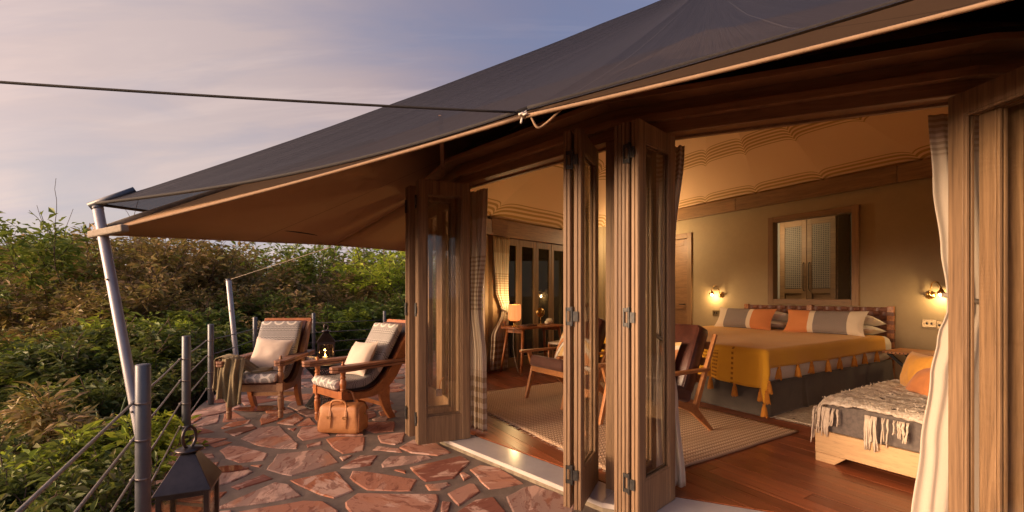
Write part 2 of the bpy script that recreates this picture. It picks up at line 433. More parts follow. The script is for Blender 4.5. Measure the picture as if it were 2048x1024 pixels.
def block_print():
    # grey and white woven cushion cloth; UV in metres (u across, v along)
    m, t, p = mk('block_print')
    u_, v_, _ = t.sep(t.coord('UV'))
    def fr(x, k):
        return t.m('FRACT', t.m('MULTIPLY', x, k))
    w1 = t.m('GREATER_THAN', fr(u_, 80.0), 0.5)
    w2 = t.m('GREATER_THAN', fr(v_, 95.0), 0.5)
    chk = t.m('ABSOLUTE', t.m('SUBTRACT', w1, w2))
    zig = t.m('ABSOLUTE', t.m('SUBTRACT', fr(u_, 26.0), 0.5))
    z2 = t.m('GREATER_THAN', t.m('FRACT', t.m('ADD', t.m('MULTIPLY', v_, 42.0), zig)), 0.55)
    rows = t.m('GREATER_THAN', fr(v_, 8.0), 0.6)
    pat = t.m('ADD', t.m('MULTIPLY', rows, z2), t.m('MULTIPLY', t.m('SUBTRACT', 1.0, rows), chk))
    rng = None
    for v0 in (0.035, 0.60, 1.07):
        du = t.m('SUBTRACT', fr(u_, 7.2), 0.5)
        dv = t.m('MULTIPLY', t.m('SUBTRACT', v_, v0), 8.5)
        rr = t.m('SQRT', t.m('ADD', t.m('MULTIPLY', du, du), t.m('MULTIPLY', dv, dv)))
        ring = t.m('LESS_THAN', t.m('ABSOLUTE', t.m('SUBTRACT', rr, 0.33)), 0.075)
        rng = ring if rng is None else t.m('MAXIMUM', rng, ring)
    n = t.noise(t.coord('UV'), 260, 2, 0.5)
    c = t.mix(t.m('MULTIPLY', pat, 0.8), (0.165, 0.158, 0.16), (0.62, 0.595, 0.57))
    c = t.mix(t.m('MULTIPLY', t.noise(t.coord('UV'), 9, 3, 0.6), 0.5), c, (0.30, 0.26, 0.235))
    c = t.mix(rng, c, (0.72, 0.66, 0.59))
    c = t.mix(t.m('MULTIPLY', n, 0.25), c, (0.14, 0.12, 0.11))
    t.put(p.inputs['Base Color'], c)
    p.inputs['Roughness'].default_value = 0.92
    p.inputs['Specular IOR Level'].default_value = 0.2
    t.put(p.inputs['Normal'], t.bump(t.m('ADD', n, t.m('MULTIPLY', pat, 0.4)), 0.3, 0.003))
block_print()

def lumbar(name, flip):
    # cushion cloth in blocks: cream, fine grey stripe, cream, orange
    m, t, p = mk(name)
    u_, v_, _ = t.sep(t.coord('UV'))
    if flip:
        u_ = t.m('SUBTRACT', 1.0, u_)
    n = t.noise(t.coord('UV'), 120, 2, 0.5)
    line = t.m('GREATER_THAN', t.m('FRACT', t.m('MULTIPLY', v_, 26.0)), 0.5)
    blk = t.ramp(u_, [(0.0, (0.80, 0.68, 0.50)), (0.19, (0.5, 0.5, 0.5)), (0.60, (0.80, 0.68, 0.50)), (0.67, (0.68, 0.255, 0.085))], 'CONSTANT')
    g = t.mix(line, (0.16, 0.135, 0.125), (0.36, 0.31, 0.275))
    isg = t.m('MULTIPLY', t.m('GREATER_THAN', u_, 0.19), t.m('LESS_THAN', u_, 0.60))
    c = t.mix(isg, blk, g)
    t.put(p.inputs['Base Color'], t.mix(t.m('MULTIPLY', n, 0.2), c, (0.2, 0.12, 0.07)))
    p.inputs['Roughness'].default_value = 0.92
    t.put(p.inputs['Normal'], t.bump(n, 0.25, 0.002))
lumbar('lumbar_cloth', False)
lumbar('lumbar_cloth_mirrored', True)

def scribble():
    m, t, p = mk('abstract_cloth')
    u_, v_, _ = t.sep(t.coord('UV'))
    n = t.noise(t.coord('UV'), 2.0, 2, 0.5)
    s = t.m('FRACT', t.m('ADD', t.m('MULTIPLY', u_, 1.4), t.m('ADD', t.m('MULTIPLY', v_, -1.1), t.m('MULTIPLY', n, 0.8))))
    c = t.ramp(s, [(0.0, (0.66, 0.29, 0.12)), (0.30, (0.03, 0.02, 0.02)), (0.33, (0.78, 0.70, 0.6)), (0.52, (0.03, 0.02, 0.02)), (0.55, (0.74, 0.50, 0.22)), (0.8, (0.78, 0.66, 0.48))], 'CONSTANT')
    t.put(p.inputs['Base Color'], c)
    p.inputs['Roughness'].default_value = 0.9
scribble()

def throw_cloth():
    # mustard throw; UV: u = metres from its head edge, v = metres across; dark stitched motif on the foot
    m, t, p = mk('throw_cloth')
    u_, v_, _ = t.sep(t.coord('UV'))
    ob = t.coord('Object')
    n = t.noise(t.coord('UV'), 3.0, 4, 0.6)
    w = t.noise(t.scale(t.coord('UV'), (12, 160, 1)), 1.0, 3, 0.6)
    w2 = t.noise(t.scale(t.coord('UV'), (160, 12, 1)), 1.0, 3, 0.6)
    c = t.mix(n, (0.74, 0.37, 0.028), (0.84, 0.455, 0.045))
    c = t.mix(t.m('MULTIPLY', t.m('ADD', w, w2), 0.18), c, (0.55, 0.25, 0.02))
    def dots(vc, u0, u1, k):
        a = t.m('LESS_THAN', t.m('ABSOLUTE', t.m('SUBTRACT', v_, vc)), 0.011)
        b = t.m('GREATER_THAN', t.m('FRACT', t.m('MULTIPLY', u_, k)), 0.5)
        r_ = t.m('MULTIPLY', t.m('GREATER_THAN', u_, u0), t.m('LESS_THAN', u_, u1))
        return t.m('MULTIPLY', t.m('MULTIPLY', a, b), r_)
    mm = t.m('MAXIMUM', dots(0.50, 2.30, 2.72, 20), dots(1.02, 2.30, 2.74, 20))
    bar = t.m('LESS_THAN', t.m('ABSOLUTE', t.m('SUBTRACT', v_, 0.76)), t.m('MULTIPLY', t.m('SUBTRACT', u_, 2.22), 0.06))
    rng = t.m('MULTIPLY', t.m('GREATER_THAN', u_, 2.37), t.m('LESS_THAN', u_, 2.72))
    mm = t.m('MAXIMUM', mm, t.m('MULTIPLY', bar, rng))
    for dv in (0.045, 0.07, 0.095):
        for sg in (-1, 1):
            mm = t.m('MAXIMUM', mm, dots(0.76 + sg * dv, 2.38, 2.72, 26))
    dx = t.m('SUBTRACT', u_, 2.32); dy = t.m('SUBTRACT', v_, 0.76)
    rr = t.m('SQRT', t.m('ADD', t.m('MULTIPLY', dx, dx), t.m('MULTIPLY', dy, dy)))
    mm = t.m('MAXIMUM', mm, t.m('LESS_THAN', t.m('ABSOLUTE', t.m('SUBTRACT', rr, 0.03)), 0.009))
    c = t.mix(t.m('MULTIPLY', mm, 0.8), c, (0.25, 0.075, 0.008))
    t.put(p.inputs['Base Color'], c)
    p.inputs['Roughness'].default_value = 0.92
    p.inputs['Specular IOR Level'].default_value = 0.2
    p.inputs['Sheen Weight'].default_value = 0.15
    t.put(p.inputs['Normal'], t.bump(t.m('ADD', t.m('ADD', w, w2), n), 0.35, 0.006))
throw_cloth()

def curtain_cloth(name, plain):
    # UV: u = metres of cloth across, v = height above the floor
    m, t, p = mk(name)
    u_, v_, _ = t.sep(t.coord('UV'))
    n = t.noise(t.coord('UV'), 90, 2, 0.5)
    c = t.mix(n, (0.78, 0.68, 0.56), (0.70, 0.60, 0.48))
    brown = (0.40, 0.265, 0.14)
    if not plain:
        fv = t.m('FRACT', t.m('MULTIPLY', v_, 11.0)); fu = t.m('FRACT', t.m('MULTIPLY', u_, 9.0))
        hv = t.m('GREATER_THAN', fv, 0.5); hu = t.m('GREATER_THAN', fu, 0.5)
        low = t.smooth(v_, 0.62, 0.56)
        chk = t.m('MULTIPLY', t.m('ADD', t.m('MULTIPLY', hv, 0.55), t.m('MULTIPLY', hu, 0.30)), low)
        st = t.m('GREATER_THAN', t.m('FRACT', t.m('MULTIPLY', v_, 26.0)), 0.55)
        mid = t.m('MULTIPLY', t.m('GREATER_THAN', v_, 1.12), t.m('LESS_THAN', v_, 1.62))
        top = t.m('MULTIPLY', t.smooth(v_, 1.93, 1.96), 0.45)
        f = t.m('ADD', t.m('ADD', chk, t.m('MULTIPLY', t.m('MULTIPLY', st, mid), 0.6)), top, clamp=True)
        c = t.mix(f, c, brown)
    else:
        top = t.m('MULTIPLY', t.smooth(v_, 1.98, 2.0), t.m('GREATER_THAN', t.m('FRACT', t.m('MULTIPLY', v_, 34.0)), 0.5))
        c = t.mix(t.m('MULTIPLY', top, 0.55), c, brown)
    t.put(p.inputs['Base Color'], c)
    p.inputs['Roughness'].default_value = 0.92
    p.inputs['Specular IOR Level'].default_value = 0.15
    t.put(p.inputs['Normal'], t.bump(n, 0.15, 0.002))
    tr = t.node('ShaderNodeBsdfTranslucent'); t.put(tr.inputs[0], c)
    mx = t.node('ShaderNodeMixShader'); mx.inputs[0].default_value = 0.3
    t.l.new(p.outputs[0], mx.inputs[1]); t.l.new(tr.outputs[0], mx.inputs[2])
    t.l.new(mx.outputs[0], t.n['Material Output'].inputs[0])
curtain_cloth('curtain_cloth', False)
curtain_cloth('curtain_plain', True)

def jute():
    # UV in metres: u along the rug rows, v across
    m, t, p = mk('jute')
    u_, v_, _ = t.sep(t.coord('UV'))
    row = t.m('FRACT', t.m('MULTIPLY', v_, 22.0))
    odd = t.m('GREATER_THAN', t.m('FRACT', t.m('MULTIPLY', v_, 11.0)), 0.5)
    tw = t.m('FRACT', t.m('ADD', t.m('MULTIPLY', u_, 34.0), t.m('MULTIPLY', t.m('ABSOLUTE', t.m('SUBTRACT', row, 0.5)), 1.6)))
    knot = t.m('MULTIPLY', t.m('SINE', t.m('MULTIPLY', tw, math.pi)), t.m('SINE', t.m('MULTIPLY', row, math.pi)))
    band = t.smooth(t.noise(t.comb(0.0, t.m('MULTIPLY', v_, 5.0), 0.0), 1.0, 2, 0.5), 0.42, 0.58)
    n = t.noise(t.coord('UV'), 5, 4, 0.6)
    c = t.mix(t.smooth(knot, 0.15, 0.6), (0.30, 0.185, 0.11), (0.78, 0.58, 0.40))
    c = t.mix(t.m('MULTIPLY', band, 0.45), c, (0.55, 0.37, 0.235))
    c = t.mix(t.m('MULTIPLY', n, 0.25), c, (0.48, 0.31, 0.19))
    t.put(p.inputs['Base Color'], c)
    p.inputs['Roughness'].default_value = 0.95
    t.put(p.inputs['Normal'], t.bump(knot, 0.6, 0.01))
jute()

def berber():
    m, t, p = mk('berber_wool')
    ob = t.coord('Object')
    n = t.noise(ob, 26, 5, 0.7, 0.8)
    n2 = t.noise(ob, 90, 3, 0.7)
    spots = t.smooth(t.noise(ob, 17, 2, 0.5), 0.68, 0.72)
    u_, v_, _ = t.sep(t.coord('UV'))
    rows = t.smooth(t.m('ABSOLUTE', t.m('SUBTRACT', t.m('FRACT', t.m('MULTIPLY', u_, 5.0)), 0.5)), 0.1, 0.3)
    c = t.mix(t.smooth(n, 0.35, 0.62), (0.50, 0.40, 0.30), (0.80, 0.71, 0.58))
    c = t.mix(t.m('MULTIPLY', rows, 0.3), c, (0.50, 0.40, 0.31))
    c = t.mix(spots, c, (0.08, 0.055, 0.045))
    t.put(p.inputs['Base Color'], c)
    p.inputs['Roughness'].default_value = 0.97
    t.put(p.inputs['Normal'], t.bump(t.m('ADD', n, t.m('MULTIPLY', n2, 0.6)), 0.9, 0.02))
berber()

def leaf(name, cols, trans=0.35, rough=0.5):
    m, t, p = mk(name)
    r = t.island()
    o = t.rand()
    c = t.ramp(r, [(i / max(1, len(cols) - 1), c_) for i, c_ in enumerate(cols)])
    k = t.m('ADD', 1.45, t.m('MULTIPLY', o, 0.65))
    c = t.mix(1.0, c, t.comb(k, k, k), 'MULTIPLY')
    t.put(p.inputs['Base Color'], c)
    p.inputs['Roughness'].default_value = rough
    p.inputs['Specular IOR Level'].default_value = 0.35
    tr = t.node('ShaderNodeBsdfTranslucent'); t.put(tr.inputs[0], t.mix(0.5, c, (0.14, 0.16, 0.02)))
    mx = t.node('ShaderNodeMixShader'); mx.inputs[0].default_value = trans
    t.l.new(p.outputs[0], mx.inputs[1]); t.l.new(tr.outputs[0], mx.inputs[2])
    t.l.new(mx.outputs[0], t.n['Material Output'].inputs[0])
leaf('leaf_olive', [(0.11, 0.085, 0.028), (0.19, 0.135, 0.048), (0.24, 0.145, 0.065), (0.13, 0.12, 0.032), (0.28, 0.165, 0.085)])
leaf('leaf_green', [(0.070, 0.109, 0.021), (0.108, 0.157, 0.027), (0.149, 0.190, 0.033), (0.088, 0.124, 0.024), (0.210, 0.214, 0.045)])
leaf('leaf_lime', [(0.175, 0.247, 0.027), (0.263, 0.330, 0.033), (0.333, 0.363, 0.045), (0.158, 0.214, 0.027)], 0.45)
leaf('leaf_rust', [(0.16, 0.115, 0.042), (0.24, 0.15, 0.065), (0.19, 0.145, 0.05), (0.13, 0.13, 0.036), (0.27, 0.16, 0.075)])
leaf('leaf_dark', [(0.045, 0.065, 0.018), (0.07, 0.095, 0.025), (0.10, 0.125, 0.03), (0.055, 0.075, 0.02), (0.15, 0.13, 0.05)])
leaf('agave_leaf', [(0.050, 0.080, 0.040), (0.070, 0.105, 0.050)], 0.1, 0.4)
leaf('grass_blade', [(0.035, 0.055, 0.012), (0.06, 0.085, 0.02), (0.10, 0.095, 0.04)], 0.3)


# ------------------------------------------------------------------ geometry helpers
def G(px, py, z=0.0):
    """point at height z that the photograph shows at pixel (px, py)"""
    Y = F * (H - z) / (py - YH)
    return Vector(((px - 1024) / F * Y, Y, z))

def P(px, py, Y):
    """point at distance Y that the photograph shows at pixel (px, py)"""
    return Vector(((px - 1024) / F * Y, Y, H - (py - YH) / F * Y))

class MB:
    def __init__(s):
        s.v = []; s.f = []; s.uv = []
    def add(s, vs, fs, uvs=None):
        b = len(s.v)
        s.v += [tuple(p) for p in vs]
        s.uv += list(uvs) if uvs else [(0.0, 0.0)] * len(vs)
        s.f += [tuple(i + b for i in f) for f in fs]
        return s
    def obox(s, c, ax, ay, az):
        """box from its centre and three half-axis vectors"""
        c = Vector(c); ax = Vector(ax); ay = Vector(ay); az = Vector(az)
        vs = [c + ax * i + ay * j + az * k for k in (-1, 1) for j in (-1, 1) for i in (-1, 1)]
        return s.add(vs, [(0, 2, 3, 1), (4, 5, 7, 6), (0, 1, 5, 4), (2, 6, 7, 3), (0, 4, 6, 2), (1, 3, 7, 5)])
    def box(s, x0, x1, y0, y1, z0, z1):
        return s.obox(((x0 + x1) / 2, (y0 + y1) / 2, (z0 + z1) / 2), ((x1 - x0) / 2, 0, 0), (0, (y1 - y0) / 2, 0), (0, 0, (z1 - z0) / 2))
    def bar(s, p0, p1, w, h, up=(0, 0, 1)):
        """rectangular bar; w across, h along up"""
        p0 = Vector(p0); p1 = Vector(p1)
        d = p1 - p0
        up = Vector(up)
        side = d.cross(up)
        if side.length < 1e-6:
            side = d.cross(Vector((1, 0, 0)))
        side.normalize()
        upn = side.cross(d).normalized()
        return s.obox((p0 + p1) / 2, d / 2, side * w / 2, upn * h / 2)
    def tube(s, pts, r, n=8, cap=True):
        pts = [Vector(p) for p in pts]
        m = len(pts)
        rs = r if isinstance(r, (list, tuple)) else [r] * m
        b = len(s.v)
        vs = []
        prev = None
        for i, p in enumerate(pts):
            d = (pts[min(i + 1, m - 1)] - pts[max(i - 1, 0)])
            d.normalize()
            if prev is None:
                a = d.orthogonal().normalized()
            else:
                a = prev - d * prev.dot(d)
                a = a.normalized() if a.length > 1e-6 else d.orthogonal().normalized()
            prev = a
            c = d.cross(a)
            for k in range(n):
                t = 2 * math.pi * k / n
                vs.append(p + (a * math.cos(t) + c * math.sin(t)) * rs[i])
        fs = []
        for i in range(m - 1):
            for k in range(n):
                k2 = (k + 1) % n
                fs.append((i * n + k, i * n + k2, (i + 1) * n + k2, (i + 1) * n + k))
        if cap:
            fs.append(tuple(range(n - 1, -1, -1)))
            fs.append(tuple((m - 1) * n + k for k in range(n)))
        return s.add(vs, fs)
    def lathe(s, prof, n=16, c=(0, 0, 0), axis=None):
        """profile of (radius, height) turned about z (or about axis)"""
        c = Vector(c)
        rot = Vector(axis).to_track_quat('Z', 'Y').to_matrix() if axis else Matrix.Identity(3)
        vs = []
        for r, z in prof:
            for k in range(n):
                t = 2 * math.pi * k / n
                vs.append(c + rot @ Vector((r * math.cos(t), r * math.sin(t), z)))
        fs = []
        for i in range(len(prof) - 1):
            for k in range(n):
                k2 = (k + 1) % n
                fs.append((i * n + k, i * n + k2, (i + 1) * n + k2, (i + 1) * n + k))
        fs.append(tuple(range(n - 1, -1, -1)))
        fs.append(tuple((len(prof) - 1) * n + k for k in range(n)))
        return s.add(vs, fs)
    def prism(s, poly, z0, z1):
        n = len(poly)
        vs = [(p[0], p[1], z0) for p in poly] + [(p[0], p[1], z1) for p in poly]
        fs = [tuple(range(n - 1, -1, -1)), tuple(range(n, 2 * n))]
        fs += [(i, (i + 1) % n, n + (i + 1) % n, n + i) for i in range(n)]
        return s.add(vs, fs)
    def profile(s, pts, x0, x1):
        """closed outline in (y, z) extruded from x0 to x1"""
        n = len(pts)
        vs = [(x0, p[0], p[1]) for p in pts] + [(x1, p[0], p[1]) for p in pts]
        fs = [tuple(range(n)), tuple(range(2 * n - 1, n - 1, -1))]
        fs += [(n + i, n + (i + 1) % n, (i + 1) % n, i) for i in range(n)]
        return s.add(vs, fs)
    def strip(s, left, right, x0, x1):
        """bent board: two matching lines in (y, z), extruded in x (keeps quads)"""
        n = len(left)
        for i in range(n - 1):
            q = [left[i], left[i + 1], right[i + 1], right[i]]
            s.profile(q, x0, x1)
        return s
    def grid(s, nu, nv, fn, uvfn=None, flip=False):
        vs = []; uvs = []
        for j in range(nv + 1):
            for i in range(nu + 1):
                u = i / nu; v = j / nv
                vs.append(fn(u, v))
                uvs.append(uvfn(u, v) if uvfn else (u, v))
        fs = []
        for j in range(nv):
            for i in range(nu):
                a = j * (nu + 1) + i
                q = (a, a + 1, a + nu + 2, a + nu + 1)
                fs.append(q[::-1] if flip else q)
        return s.add(vs, fs, uvs)
    def mesh(s, name):
        me = bpy.data.meshes.new(name)
        me.from_pydata(s.v, [], s.f)
        uvl = me.uv_layers.new(name='UVMap')
        li = np.empty(len(me.loops), dtype=np.int32)
        me.loops.foreach_get('vertex_index', li)
        uvl.data.foreach_set('uv', np.asarray(s.uv, dtype=np.float32)[li].ravel())
        return me
    def build(s, name, mat, parent=None, smooth=False, bevel=0.0, solid=0.0, angle=40):
        me = s.mesh(name)
        me.materials.append(MAT[mat])
        o = bpy.data.objects.new(name, me)
        col.objects.link(o)
        if parent is not None:
            o.parent = parent
        if smooth:
            me.polygons.foreach_set('use_smooth', [True] * len(me.polygons))
        if solid:
            md = o.modifiers.new('thickness', 'SOLIDIFY'); md.thickness = solid; md.offset = 0
        if bevel:
            md = o.modifiers.new('bevel', 'BEVEL'); md.width = bevel; md.segments = 2
            md.limit_method = 'ANGLE'; md.angle_limit = R(angle)
        return o

def tag(o, label=None, cat=None, group=None, kind=None):
    if label: o['label'] = label
    if cat: o['category'] = cat
    if group: o['group'] = group
    if kind: o['kind'] = kind
    return o

def thing(name, label, cat, loc=(0, 0, 0), rotz=0.0, group=None):
    o = bpy.data.objects.new(name, None)
    col.objects.link(o)
    o.location = loc
    o.rotation_euler = (0, 0, rotz)
    o.empty_display_size = 0.2
    return tag(o, label, cat, group)

def adopt(parent, *objs):
    """make world-space meshes parts of a thing placed elsewhere"""
    m = Matrix.Translation(parent.location) @ parent.rotation_euler.to_matrix().to_4x4()
    inv = m.inverted()
    for o in objs:
        o.parent = parent
        o.matrix_parent_inverse = inv
    return objs[0] if objs else None

def copy_tree(o, parent=None):
    c = o.copy()
    col.objects.link(c)
    if parent is not None:
        c.parent = parent
    for ch in list(o.children):
        copy_tree(ch, c)
    return c

def clip(poly, nx, ny, d):
    """keep the part of a polygon where nx*x + ny*y <= d"""
    out = []
    n = len(poly)
    for i in range(n):
        a, b = poly[i], poly[(i + 1) % n]
        da = nx * a[0] + ny * a[1] - d
        db = nx * b[0] + ny * b[1] - d
        if da <= 0:
            out.append(a)
        if (da < 0 < db) or (db < 0 < da):
            t = da / (da - db)
            out.append((a[0] + (b[0] - a[0]) * t, a[1] + (b[1] - a[1]) * t))
    return out

def hull(pts):
    pts = sorted(set((round(p[0], 4), round(p[1], 4)) for p in pts))
    def half(ps):
        h = []
        for p in ps:
            while len(h) >= 2 and (h[-1][0] - h[-2][0]) * (p[1] - h[-2][1]) - (h[-1][1] - h[-2][1]) * (p[0] - h[-2][0]) <= 0:
                h.pop()
            h.append(p)
        return h
    lo = half(pts); up = half(pts[::-1])
    return lo[:-1] + up[:-1]

def area(poly):
    return 0.5 * sum(poly[i][0] * poly[(i + 1) % len(poly)][1] - poly[(i + 1) % len(poly)][0] * poly[i][1] for i in range(len(poly)))

def inside(poly, x, y):
    c = False
    n = len(poly)
    for i in range(n):
        x1, y1 = poly[i][:2]; x2, y2 = poly[(i + 1) % n][:2]
        if (y1 > y) != (y2 > y) and x < (x2 - x1) * (y - y1) / (y2 - y1) + x1:
            c = not c
    return c

def lerp(a, b, t):
    return a + (b - a) * t

def catmull(pts, per=8, closed=False):
    pts = [Vector(p) for p in pts]
    out = []
    n = len(pts)
    for i in range(n if closed else n - 1):
        p0 = pts[(i - 1) % n] if closed or i > 0 else pts[0]
        p1 = pts[i]; p2 = pts[(i + 1) % n]
        p3 = pts[(i + 2) % n] if closed or i + 2 < n else pts[-1]
        for k in range(per):
            t = k / per
            out.append(0.5 * ((2 * p1) + (p2 - p0) * t + (2 * p0 - 5 * p1 + 4 * p2 - p3) * t * t + (3 * p1 - p0 - 3 * p2 + p3) * t ** 3))
    if not closed:
        out.append(pts[-1])
    return out

# ------------------------------------------------------------------ plan of the place
ZF = 0.06                                            # bedroom floor above the terrace
RAIL = [Vector((-0.55, 0.05)), Vector((-1.815, 2.14)), Vector((-2.71, 3.62)), Vector((-3.51, 5.07)), Vector((-3.97, 6.72)),
        Vector((-3.74, 8.2)), Vector((-2.71, 9.24)), Vector((-1.5, 9.9))]
FA, FB, FC, FD = Vector((-0.42, 3.85)), Vector((0.66, 2.74)), Vector((2.2, 2.12)), Vector((3.7, 2.0))
L1, L2 = Vector((-0.95, 4.9)), Vector((-0.9, 6.1))
W0, W1, W2 = Vector((-0.35, 6.95)), Vector((0.95, 8.3)), Vector((1.9, 9.1))
HB = Vector((5.188, 5.914))                          # right foot of the headboard
AW = Vector((-0.516, 0.8566))                        # along the headboard wall, to the left
AU = Vector((0.8566, 0.516))                         # from the room towards that wall
def RM(a, b, z=0.0):
    """room frame: a metres out from the headboard, b metres left along it"""
    p = HB - AU * a + AW * b
    return Vector((p.x, p.y, z))
def wall_b(px, a=-0.07):
    """position along the wall plane a that the photograph shows at column px"""
    k = (px - 1024) / F
    o = HB - AU * a
    return (o.x - k * o.y) / (k * AW.y - AW.x)
WF, WN = RM(-0.07, 4.2).to_2d(), RM(-0.07, -1.7).to_2d()
SE = Vector((5.7, 2.7))
ROOM = [FA, FB, FC, FD, SE, WN, WF, W2, W1, W0, L2, L1]

# ------------------------------------------------------------------ ground
def ground_z(x, y):
    # the hillside falls away from the terrace
    best = 9e9
    for a, b in zip(RAIL, RAIL[1:]):
        ab = b - a
        t = max(0, min(1, ((Vector((x, y)) - a).dot(ab)) / ab.length_squared))
        best = min(best, (Vector((x, y)) - (a + ab * t)).length)
    d = best
    k = min(1.0, d / 14.0)
    return -0.42 - 1.25 * k + 0.10 * mnoise.noise((x * 0.35, y * 0.35, 0))

def build_ground():
    m = MB()
    xs = [-900, -300, -100, -50, -30] + [-22 + i * 1.0 for i in range(38)] + [22, 40, 100, 300, 900]
    ys = [-300, -60, -20] + [-8 + i * 1.0 for i in range(38)] + [38, 60, 120, 300, 900]
    vs = [(x, y, ground_z(x, y) if abs(x) < 60 and abs(y) < 70 else -1.7) for y in ys for x in xs]
    nx = len(xs)
    fs = [(j * nx + i, j * nx + i + 1, (j + 1) * nx + i + 1, (j + 1) * nx + i) for j in range(len(ys) - 1) for i in range(nx - 1)]
    m.add(vs, fs)
    tag(m.build('ground', 'soil', smooth=True), kind='structure')
build_ground()

# ------------------------------------------------------------------ terrace of crazy paving
EDGE = []
for i, p in enumerate(catmull([Vector((*q, 0)) for q in RAIL], 6)):
    EDGE.append(p.to_2d())
OUT = []
for i, p in enumerate(EDGE):
    d = (EDGE[min(i + 1, len(EDGE) - 1)] - EDGE[max(i - 1, 0)]).normalized()
    OUT.append(p + Vector((-d.y, d.x)) * 0.10)
TERR = [tuple(p) for p in OUT] + [(-0.7, 9.6), (-0.3, 7.0), (-0.8, 6.1), (-0.85, 4.9), (-0.35, 3.8), (0.7, 2.8), (2.2, 2.2), (3.8, 2.1), (3.8, -0.2), (-0.5, -0.2)]
if area(TERR) < 0:
    TERR = TERR[::-1]

terrace = MB().prism(TERR, -0.5, -0.005).build('terrace', 'mortar')
tag(terrace, kind='structure')

CA = lambda x, y: G(300 + x * 0.20508, 840 + y * 0.20508)
CB = lambda x, y: G(700 + x * 0.20508, 840 + y * 0.20508)
TR = [(CA, [(880,180),(1060,75),(1260,55),(1370,190),(1445,235),(1430,280),(1240,275),(1060,250)]),
 (CA, [(680,295),(760,245),(900,255),(1155,325),(1110,390),(870,418),(740,370)]),
 (CA, [(1240,330),(1680,275),(1750,310),(1840,410),(1380,545),(1135,480)]),
 (CA, [(1350,585),(1820,495),(1995,690),(1790,760),(1650,725)]),
 (CA, [(600,875),(1230,600),(1350,620),(1485,740),(1060,815)]),
 (CA, [(780,650),(1120,520),(1220,565),(840,685)]),
 (CA, [(590,540),(760,470),(960,475),(1010,500),(800,600),(590,665)]),
 (CA, [(860,895),(1500,785),(1690,785),(1840,880),(1820,1100),(900,1100)]),
 (CA, [(715,115),(1000,35),(1045,75),(830,155)]),
 (CA, [(685,75),(780,20),(990,-10),(960,30),(700,90)]),
 (CA, [(1430,155),(1480,65),(1640,60),(1640,130),(1770,155),(1490,197)]),
 (CA, [(1715,185),(1800,165),(2090,160),(2080,300),(1880,330),(1770,260)]),
 (CA, [(1520,240),(1670,205),(1665,240),(1540,265)]),
 (CA, [(1075,0),(1080,50),(1250,0),(1290,-60),(1100,-60)]),
 (CA, [(1225,30),(1420,-70),(1510,-20),(1400,50)]),
 (CA, [(1340,80),(1440,70),(1400,105)]),
 (CA, [(410,170),(770,180),(600,225),(415,260)]),
 (CA, [(410,80),(500,65),(635,115),(410,145)]),
 (CA, [(575,240),(740,200),(810,215),(620,270)]),
 (CA, [(420,255),(560,265),(420,320)]),
 (CA, [(420,330),(610,330),(630,365),(440,400)]),
 (CA, [(470,430),(680,405),(640,460),(560,520)]),
 (CA, [(590,710),(740,700),(690,745),(590,810)]),
 (CA, [(975,440),(1110,430),(1070,460)]),
 (CA, [(1845,360),(1975,340),(1880,400)]),
 (CA, [(1855,465),(1960,400),(2050,345),(2220,342),(2160,440),(1950,468)]),
 (CB, [(0,560),(30,495),(130,495),(660,580),(600,690),(160,685),(30,600)]),
 (CB, [(60,715),(870,725),(870,780),(800,890),(780,1000),(60,1000),(-60,800)]),
 (CB, [(290,430),(380,350),(760,345),(820,370),(560,430),(310,462)]),
 (CB, [(570,460),(1090,345),(1175,400),(1010,570),(740,600)]),
 (CB, [(480,270),(610,190),(850,225),(990,320),(850,345),(600,320)]),
 (CB, [(210,290),(260,250),(480,275),(515,315)]),
 (CB, [(265,150),(540,115),(520,215),(440,238),(300,220)]),
 (CB, [(1165,480),(1260,435),(1450,460),(1700,620),(1355,680)]),
 (CB, [(1520,740),(1700,650),(1800,628),(2040,710),(2200,800),(2150,1000),(1630,1000),(1600,830)]),
 (CB, [(945,715),(1170,615),(1215,620),(1280,695),(1060,835),(1020,800)]),
 (CB, [(1040,890),(1230,775),(1400,745),(1510,890),(1560,1050),(1020,1050)]),
 (CB, [(880,860),(900,790),(980,800),(960,900),(890,960)]),
 (CB, [(730,630),(960,602),(990,630),(880,685),(765,688)]),
 (CB, [(1070,520),(1100,505),(1180,550),(1110,592)]),
 (CB, [(420,485),(480,475),(550,495),(540,518)]),
 (CB, [(140,20),(440,10),(430,110),(240,125),(160,100)])]
TRACED = []
for fn, pts in TR:
    h_ = hull([tuple(fn(*q).to_2d()) for q in pts])
    TRACED.append(h_)

